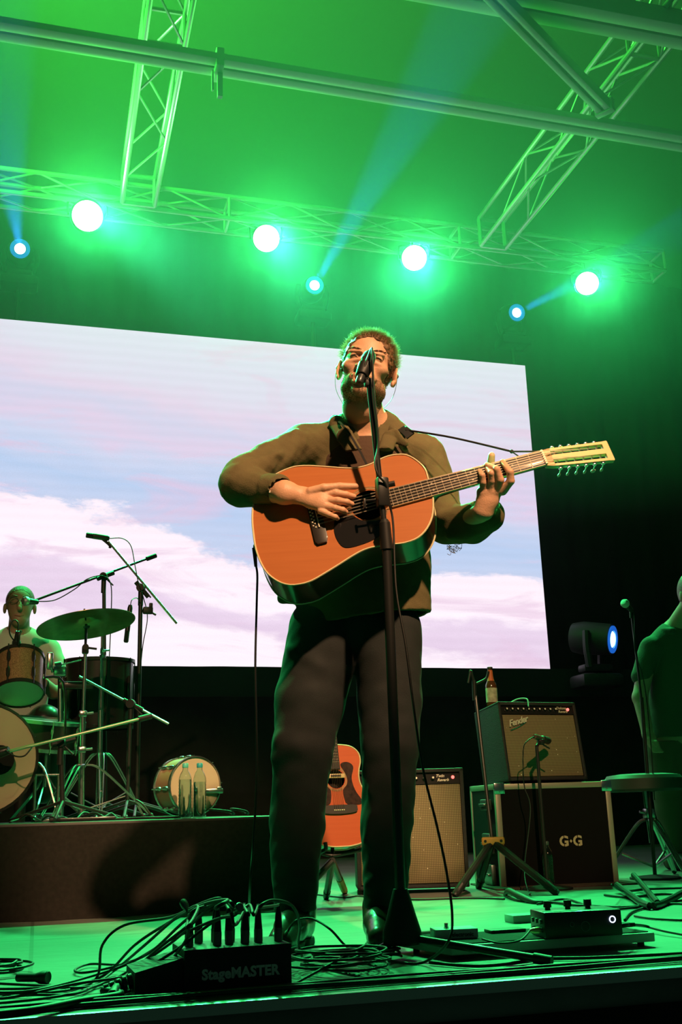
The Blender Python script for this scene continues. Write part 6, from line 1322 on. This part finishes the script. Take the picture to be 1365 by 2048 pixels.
m = MB(); m.lathe(Vector((f0.x, f0.y, 0)), (0, 0, 1), [(0.11, 0), (0.11, 0.008), (0.03, 0.02), (0.012, 0.04), (0, 0.04)], 28); m.build('base', IRON, t)
m = MB(); m.box(at(1082, 1484, ym), (0.03, 0.03, 0.025), bev=0.005); m.cyl(at(1082, 1486, ym), at(1100, 1497, ym), 0.004); m.build('clip', RUB, t)
cable('amp_microphone_cable', 'thin cable hanging from the amp microphone over the flight case front', [a, at(1058, 1480, ym - 0.06), at(1048, 1495, ym - 0.05), at(1047, 1540, ym - 0.03), at(1050, 1575, ym - 0.01), at(1062, 1620, ym - 0.05), at(1050, 1740, ym - 0.1), fl(1060, 1790, 0.005)], 0.0026)

# ---------------------------------------------------------------- red sunburst guitar on its stand
YG = 4.30
RO = at(672, 1558, YG)
rgx = Vector((-0.02, 0.20, 1)).normalized(); rgn = Vector((0.04, -1, 0.20)); rgn = (rgn - rgx * rgn.dot(rgx)).normalized(); rgy = rgn.cross(rgx).normalized()
RT = frame(RO, rgx, rgy, rgn)                                      # local x up the neck, y to the left
k_ = 0.80                                                          # body a little smaller than the dreadnought
half = [(-0.335, 0.0), (-0.332, 0.06), (-0.312, 0.13), (-0.262, 0.185), (-0.20, 0.203), (-0.14, 0.190), (-0.075, 0.152), (-0.02, 0.128), (0.035, 0.128), (0.09, 0.143), (0.135, 0.135), (0.165, 0.10), (0.175, 0.05), (0.177, 0.0)]
ol = closed([(x * k_, y * k_) for x, y in half] + [(x * k_, -y * k_) for x, y in half[-2:0:-1]], 100)
SUNB = wood('cherry_red_top', (0.66, 0.13, 0.045), (0.54, 0.09, 0.03), (1.2, 1.2, 30), 0.3, 0.5)
rg = thing('red_acoustic_guitar', 'cherry red acoustic guitar with dark twin pickguards, standing behind the singer\'s legs', 'guitar', RO)
guitar(rg, RT, ol, 0.10 * k_, (SUNB, MAHOG, BINDING), hole=0.048 * k_)
m = MB(RT); m.lathe((0, 0, 0), (0, 0, -1), [(0.049 * k_, 0.002), (0.07 * k_, 0.01), (0.07 * k_, 0.07), (0, 0.075)], 32, caps=False); m.build('cavity_shade', mat('shade_brown', (0.02, 0.012, 0.008), 0.9), rg)  # same added liner, its dark brown stands in for shade in the hole
PGM = mat('tortoise_pickguard', (0.035, 0.016, 0.013), 0.25, noise=0.5, nscale=60, coat=0.3)
wing = [(0.075, -0.032), (0.085, -0.07), (0.06, -0.10), (0.00, -0.085), (-0.06, -0.098), (-0.115, -0.13), (-0.132, -0.115), (-0.128, -0.05), (-0.10, -0.035), (-0.06, -0.032), (-0.045, -0.042), (-0.03, -0.056), (0.0, -0.061), (0.035, -0.050)]
for s_ in (1, -1): m = MB(RT); m.prism(closed([(x * k_, y * k_ * s_) for x, y in wing], 60), 0.0006, 0.0024); m.build('pickguard', PGM, rg)
m = MB(RT); X_ = -0.155 * k_; m.prism(closed([(X_ + 0.016, -0.07), (X_ + 0.018, 0), (X_ + 0.016, 0.07), (X_ + 0.005, 0.078), (X_ - 0.012, 0.07), (X_ - 0.018, 0), (X_ - 0.012, -0.07), (X_ + 0.005, -0.078)], 40), 0.0004, 0.009); m.build('bridge', EBONY, rg)
m = MB(RT)
for k in range(6): m.sph((X_ - 0.003, (-0.025 + k * 0.01) * k_, 0.0095), 0.0032, 8, 6)
m.build('bridge_pins', IVORY, rg)
m = MB(RT); m.box((0.012, 0, 0.003), (0.018, 0.098 * k_, 0.005), bev=0.002); pk = m.build('soundhole_pickup', mat('pickup_wood', (0.62, 0.46, 0.25), 0.4), rg); m = MB(RT); m.box((0.012, 0, 0.0062), (0.007, 0.055 * k_, 0.001)); m.build('pickup_slot', EBONY, pk)
m = MB(RT); m.prism([(0.050 * k_, -0.027 * k_), (0.50 * k_, -0.021 * k_), (0.50 * k_, 0.021 * k_), (0.050 * k_, 0.027 * k_)], 0.0004, 0.006); fb = m.build('fingerboard', EBONY, rg)
m = MB(RT); m.prism([(0.177 * k_, -0.025 * k_), (0.50 * k_, -0.021 * k_), (0.50 * k_, 0.021 * k_), (0.177 * k_, 0.025 * k_)], -0.02, 0.0003, bev=0.004); m.box((0.50 * k_ + 0.07, 0, -0.01), (0.15, 0.06, 0.014), bev=0.003); m.build('neck', MAHOG, rg)
for k in range(1, 19):
    x = 0.50 * k_ - 0.64 * k_ * (1 - 2 ** (-k / 12)); m = MB(RT); m.cyl((x, -0.023 * k_, 0.0062), (x, 0.023 * k_, 0.0062), 0.0009, n=5); m.build('fret', STEEL, fb)
for k in range(6): m = MB(RT); m.cyl((X_, (-0.025 + k * 0.01) * k_, 0.011), (0.5 * k_, (-0.0175 + k * 0.007) * k_, 0.009), 0.0006, n=4); m.build('string', STEEL, rg)
# its stand
def gstand(label, top, feet, yoke_at, cradle=None, tube=0.014, plate=None, hook=True):
    t = thing('guitar_stand', label, 'guitar stand', Vector((top.x, top.y, 0)))
    m = MB(); m.cyl(Vector((top.x, top.y, feet[0].z + 0.02)) if False else yoke_at, top, 0.008, n=10); m.build('mast', BLK, t)
    for f in feet:
        d = (f - yoke_at).normalized(); m = MB(); m.tube([yoke_at, yoke_at + d * 0.05 - ZUP * 0.0, f], tube, 10, 3); l = m.build('leg', BLK, t); m = MB(); m.cyl(f - d * 0.05, f + d * 0.01, tube * 1.12, tube * 0.9, n=12); m.build('rubber_foot', RUB, l)
    return t
yk = at(665, 1722, YG - 0.02); 
t = gstand('black guitar stand under the red guitar, orange band on its leg', at(668, 1600, YG + 0.14), [fl(690, 1783, 0.01), Vector((yk.x - 0.17, yk.y + 0.0, 0.012)), Vector((yk.x + 0.05, yk.y + 0.3, 0.012))], yk)
f = fl(690, 1783, 0.01); m = MB(); d = (f - yk).normalized(); m.cyl(yk + d * (f - yk).length * 0.55, yk + d * (f - yk).length * 0.95, 0.0155, n=12); m.build('orange_band', mat('orange_tape', (0.70, 0.30, 0.06), 0.5), t, label='orange band round the leg')
m = MB(); 
for s_ in (-1, 1): c = RT @ Vector((-0.335 * k_ - 0.012, s_ * 0.08, -0.03)); m.tube([yk + ZUP * 0.02, c - rgn * 0.01, c + rgn * 0.06, c + rgn * 0.065 + rgx * 0.025], 0.008, 8, 5)
m.build('cradle', RUB, t)
# empty guitar stand in front of the flight case
YS2 = 4.42
yk = at(985, 1682, YS2); tp = at(952, 1392, YS2 + 0.10)
t = gstand('empty black guitar stand with an orange badge, beside the flight case', tp, [fl(912, 1788, 0.012), fl(1112, 1784, 0.012), Vector((yk.x + 0.05, yk.y + 0.30, 0.012))], yk, tube=0.0165)
TT = frame(at(987, 1682, YS2 - 0.018), U, V, ZUP)
m = MB(TT); m.box((0, 0, 0), (0.098, 0.010, 0.034), bev=0.008, seg=3); pl = m.build('orange_badge', mat('orange_plate', (0.72, 0.30, 0.07), 0.5), t, label='orange plate joining the legs')
for s_ in (-1, 1): m = MB(TT); m.cyl((s_ * 0.034, -0.004, 0), (s_ * 0.034, -0.008, 0), 0.006, n=12); m.build('rivet', RUB, pl)
m = MB(); c = tp
m.tube([c + U * -0.02 + ZUP * 0.10, c - U * 0.015 + ZUP * 0.115, c + U * 0.0 + ZUP * 0.06, c + U * 0.03 + ZUP * 0.065, c + U * 0.055 + ZUP * 0.08, c + U * 0.065 + ZUP * 0.11], 0.006, 8, 5); m.cyl(c - U * 0.005 - ZUP * 0.02, c - U * 0.003 + ZUP * 0.07, 0.010); m.tube([c - U * 0.02 + ZUP * 0.1, c - U * 0.03 + ZUP * 0.06], 0.006, 8, 0); m.build('neck_yoke', RUB, t)
# water bottle in front of the case
wb_ = CT @ Vector((Wc * 0.34, -0.10, 0)); wb_.z = 0.0
bottle(wb_, 0.20, 'clear water bottle on the floor in front of the flight case', mat('dim_cap', (0.05, 0.10, 0.08), 0.5))
# carpet remnant under the case, gaffer lumps, pedal at the floor, cables
m = MB(CT); m.box((Wc / 2, 0.10, 0.004), (Wc * 1.2, 0.42, 0.008), bev=0.002); tag(m.build('carpet_mat', mat('brown_carpet', (0.06, 0.04, 0.03), 0.95, bump=1, bscale=60)), 'brown carpet mat under the flight case', 'carpet')
o = bpy.data.objects['flight_case']
rr = random.Random(4)
def lay(label, pts, r=0.004, g=None, m_=None): return cable('floor_cable', label, [fl(x, y, 0.001 + r) for x, y in pts], r, group=g, m_=m_)
lay('cable lying flat between the empty guitar stand and the effects box', [(1010, 1790), (1035, 1800), (1080, 1802), (1120, 1806), (1150, 1810), (1200, 1812), (1260, 1814), (1320, 1806)], 0.005)
lay('black cable running off to the right behind the big effects box', [(1075, 1808), (1130, 1798), (1180, 1812), (1230, 1818), (1290, 1812), (1370, 1800), (1420, 1790)])
lay('cable loop on the floor left of the stool legs', [(1250, 1840), (1270, 1822), (1330, 1808), (1400, 1812), (1400, 1838), (1320, 1838), (1270, 1832)], 0.004)
lay('cable crossing the floor in front of the lower amplifier', [(760, 1795), (830, 1799), (900, 1797), (960, 1796), (1010, 1798)], 0.004)
lay('pale cable at the foot of the red guitar\'s stand', [(600, 1785), (640, 1790), (690, 1795), (720, 1792), (760, 1800)], 0.003)
cable('taped_cable', 'dark cloth-wrapped cable bundle draped on the floor behind the effects box', [fl(1010, 1790, .006), fl(1018, 1782, .03), fl(1040, 1792, .02), fl(1075, 1805, .006), fl(1110, 1802, .008)], [0.006, 0.012, 0.014, 0.010, 0.006])
# ---------------------------------------------------------------- stool
sT = at(1287, 1552, 4.86); sF = Vector((sT.x + 0.01, sT.y, 0))
t = thing('round_stool', 'round padded stool on chrome legs at the right edge', 'stool', sF)
Rs_ = 0.5 * (at(1219, 1560, 4.86) - at(1354, 1560, 4.86)).length
MB().lathe(sT - ZUP * 0.075, (0, 0, 1), [(0, 0), (Rs_ * 0.95, 0.0), (Rs_, 0.012), (Rs_, 0.062), (Rs_ * 0.94, 0.078), (Rs_ * 0.6, 0.086), (0, 0.088)], 40).build('seat', mat('stool_vinyl', (0.035, 0.04, 0.036), 0.5), t)
m = MB(); m.cyl(Vector((sF.x, sF.y, 0.16)), sT - ZUP * 0.07, 0.013, n=14); m.build('post', CHR, t)
m = MB(); c = Vector((sF.x, sF.y, 0.30)); m.box(c, (0.05, 0.05, 0.05), bev=0.01); m.cyl(c - Vector((0.05, 0, -0.01)), c, 0.006); m.build('collar', CHR, t)
stand_tripod(t, sF, 0.0, 0.009, 0.24, 3, 0.27, CHR, ph=0.62)
# big black folded stand feet at the right edge
m = MB(); m.tube([fl(1235, 1770, .03), fl(1262, 1790, .02), fl(1300, 1812, .014), fl(1340, 1800, .014), fl(1390, 1770, .05)], 0.0125, 10, 5)
m.tube([fl(1268, 1750, .06), fl(1290, 1775, .03), fl(1316, 1806, .018)], 0.0115, 10, 4)
tag(m.build('keyboard_stand_foot', BLK), 'curved black tube feet of a stand on the floor at the right edge', 'stand')
for k, pts in enumerate((((1225, 1770, .08), (1250, 1782, .02), (1300, 1778, .01), (1400, 1775, .01)), ((1210, 1790, .006), (1260, 1794, .006), (1330, 1788, .006), (1400, 1792, .006)))):
    cable('stool_cable', ('cable lying under the stool', 'cable lying in front of the stool')[k], [fl(*p) for p in pts], 0.005)
# ---------------------------------------------------------------- microphone stand on the right
YQ = 4.75
b0_ = at(1262, 1222, YQ); t = thing('slim_microphone_stand', 'slim straight microphone stand before the man in green', 'microphone stand', Vector((at(1300, 1700, YQ).x, YQ, 0)))
bot = Vector((at(1312, 1760, YQ).x, YQ, 0.02))
m = MB(); m.cyl(at(1264, 1228, YQ), at(1284, 1400, YQ), 0.006, n=10); m.build('upper_pole', BLK, t); m = MB(); m.cyl(at(1284, 1395, YQ), bot, 0.0095, n=10); m.build('lower_pole', BLK, t)
m = MB(); m.lathe(Vector((bot.x, bot.y, 0)), (0, 0, 1), [(0.12, 0), (0.12, 0.01), (0.02, 0.02), (0, 0.02)], 28); m.build('base', IRON, t)
m = MB(); m.cyl(at(1263, 1218, YQ), at(1264, 1236, YQ), 0.010, n=10); m.build('clip', RUB, t)
mic('pale-headed vocal microphone on the slim stand at the right', at(1265, 1222, YQ), at(1247, 1203, YQ - 0.04), 0.019, mat2=mat('pale_grille', (0.5, 0.52, 0.48), 0.5))
cable('slim_stand_cable', 'cable hanging down the slim microphone stand', [at(1266, 1222, YQ), at(1270, 1240, YQ - 0.02), at(1271, 1300, YQ - 0.02), at(1290, 1370, YQ - 0.02), at(1302, 1480, YQ - 0.02), at(1310, 1600, YQ - 0.02)], 0.003)

# ================================================================ the man at the right edge
MY = 5.25
MO = at(1345, 1740, MY); MO.z = 0
mn = thing('person', 'man in dark green polo shirt and khaki trousers at the right edge', 'person', MO)
q_ = lambda px, py, dy=0.0: np.array(at(px, py, MY + dy))
SKM = skinmat('pale_skin', (0.50, 0.33, 0.22), (0.42, 0.26, 0.17))
s = SDF((MO.x - 0.45, MY - 0.4, -0.02), (MO.x + 0.6, MY + 0.4, 1.80), 0.007)
hc_ = q_(1390, 1185, -0.12); s.ell(hc_, (0.078, 0.095, 0.115), 0.01); s.ell(hc_ + np.array((0.0, -0.05, -0.06)), (0.055, 0.06, 0.07), 0.02); s.ell(hc_ + np.array((-0.078, 0.01, -0.02)), (0.012, 0.02, 0.032), 0.005)
s.cone(hc_ + np.array((0.0, 0.03, -0.05)), q_(1350, 1262, 0.03), 0.055, 0.062, 0.02)
s.chain([q_(1352, 1285, 0.04), q_(1352, 1400, 0.04), q_(1350, 1480, 0.03)], [0.12, 0.145, 0.14], 0.03, (0, 1, 0), 0.75)
s.chain([q_(1300, 1298, 0.03), q_(1281, 1395, 0.02), q_(1297, 1470, -0.05), q_(1305, 1485, -0.07)], [0.05, 0.042, 0.031, 0.028], 0.015)
s.chain([q_(1412, 1310, 0.03), q_(1440, 1400, 0.0), q_(1400, 1440, -0.16)], [0.05, 0.042, 0.03], 0.015)
for k in range(4): s.chain([q_(1302 + k * 4, 1484, -0.075 - k * .01), q_(1306 + k * 5, 1500, -0.09 - k * .008), q_(1311 + k * 5, 1504, -0.10 - k * .006)], [0.011, 0.0095, 0.008], 0.003)
s.chain([q_(1300, 1478, -0.08), q_(1314, 1490, -0.11)], [0.012, 0.009], 0.003); s.cone(q_(1301, 1474, -0.055), q_(1308, 1488, -0.075), 0.028, 0.026, 0.012)
s.chain([q_(1330, 1500, 0.03), q_(1345, 1620, 0.02), q_(1352, 1725, 0.02)], [0.085, 0.06, 0.042], 0.02); s.chain([q_(1385, 1500, 0.03), q_(1400, 1620, 0.0), q_(1408, 1725, 0.0)], [0.085, 0.06, 0.042], 0.02)
s.mesh().build('body', SKM, mn, sharp=180)
s = SDF((MO.x - 0.45, MY - 0.4, 0.7), (MO.x + 0.5, MY + 0.4, 1.55), 0.006)
s.chain([q_(1350, 1290, 0.04), q_(1352, 1400, 0.04), q_(1350, 1478, 0.03)], [0.135, 0.158, 0.16], 0.03, (0, 1, 0), 0.78); s.cone(q_(1340, 1272, 0.04), q_(1305, 1296, 0.03), 0.055, 0.062, 0.03); s.cone(q_(1368, 1272, 0.04), q_(1412, 1305, 0.03), 0.055, 0.062, 0.03)
s.chain([q_(1302, 1298, 0.03), q_(1284, 1352, 0.03)], [0.062, 0.056], 0.02); s.chain([q_(1412, 1305, 0.03), q_(1430, 1360, 0.02)], [0.062, 0.056], 0.02)
s.cone(q_(1350, 1262, 0.03), q_(1356, 1235, 0.0), 0.066, 0.066, 0.005, op='cut'); s.chain([q_(1330, 1262, 0.0), q_(1345, 1262, -0.04)], [0.018, 0.018], 0.01)
s.field(lambda X, Y, Z: 0.003 * wob(X, Y, Z, 50, 6)); s.plane(q_(1350, 1492), (0.05, 0, -1), 0.003)
s.mesh().build('polo_shirt', mat('green_polo', (0.06, 0.085, 0.06), 0.9, bump=0.2, bscale=120), mn, sharp=180)
s = SDF((MO.x - 0.3, MY - 0.3, 0.02), (MO.x + 0.5, MY + 0.3, 1.0), 0.007)
s.cone(q_(1340, 1496, 0.03), q_(1375, 1496, 0.03), 0.135, 0.13, 0.02, (0, 1, 0), 0.75); s.chain([q_(1330, 1510, 0.03), q_(1343, 1620, 0.02), q_(1352, 1722, 0.02)], [0.10, 0.078, 0.062], 0.015); s.chain([q_(1388, 1510, 0.03), q_(1400, 1620, 0.0), q_(1408, 1722, 0.0)], [0.10, 0.078, 0.062], 0.015)
s.plane(q_(1350, 1482), (0, 0, 1), 0.003); s.field(lambda X, Y, Z: 0.004 * wob(X, Y, Z, 55, 9)); s.mesh().build('trousers', mat('khaki', (0.12, 0.10, 0.065), 0.9), mn, sharp=180)
s = SDF(hc_ - 0.14, hc_ + 0.15, 0.004); s.ell(hc_ + np.array((0, 0.008, 0.01)), (0.084, 0.102, 0.116), 0.01); s.ell(hc_ + np.array((0, -0.10, -0.03)), (0.085, 0.09, 0.12), 0.01, op='cut'); s.plane(hc_ - np.array((0, 0, 0.05)), (0, 0, -1), 0.01); s.mesh().build('hair', HAIRM, mn, sharp=180)
for (px, dy) in ((1352, 0.0), (1408, -0.02)):
    p = at(px, 1725, MY + dy); s = SDF((p.x - 0.08, p.y - 0.24, -0.02), (p.x + 0.08, p.y + 0.12, 0.14), 0.005); s.chain([(p.x, p.y + 0.04, 0.04), (p.x, p.y - 0.06, 0.045), (p.x, p.y - 0.16, 0.03)], [0.042, 0.042, 0.034], 0.015); s.plane((p.x, p.y, 0.002), (0, 0, -1), 0.002); s.mesh().build('shoe', RUB, mn, sharp=180)
# ---------------------------------------------------------------- haze in the air of the stage
def haze():
    for z0, z1, dens, y0 in ((0.5, 2.298, 0.0030, 6.7), (2.3, 3.2, 0.005, 2.4), (3.202, 4.1, 0.010, 2.4), (4.102, 7.3, 0.021, 2.4)):
        b = MB(); b.box((2.0, (y0 + 10.4) / 2, (z0 + z1) / 2), (16.2, 10.4 - y0, z1 - z0)); o = b.build('haze', None, smooth=False); o.data.materials.clear()
        m = bpy.data.materials.new('haze'); m.use_nodes = True; nt = m.node_tree
        for n in list(nt.nodes):
            if n.type != 'OUTPUT_MATERIAL': nt.nodes.remove(n)
        v = nt.nodes.new('ShaderNodeVolumeScatter'); v.inputs['Color'].default_value = (1, 1, 1, 1); v.inputs['Density'].default_value = dens; v.inputs['Anisotropy'].default_value = 0.3
        nt.links.new(v.outputs[0], nt.nodes['Material Output'].inputs['Volume']); o.data.materials.append(m)
        tag(o, 'layer of thin haze in the stage air, glowing green around the lamps', 'haze', 'haze over the stage', 'stuff')
haze()
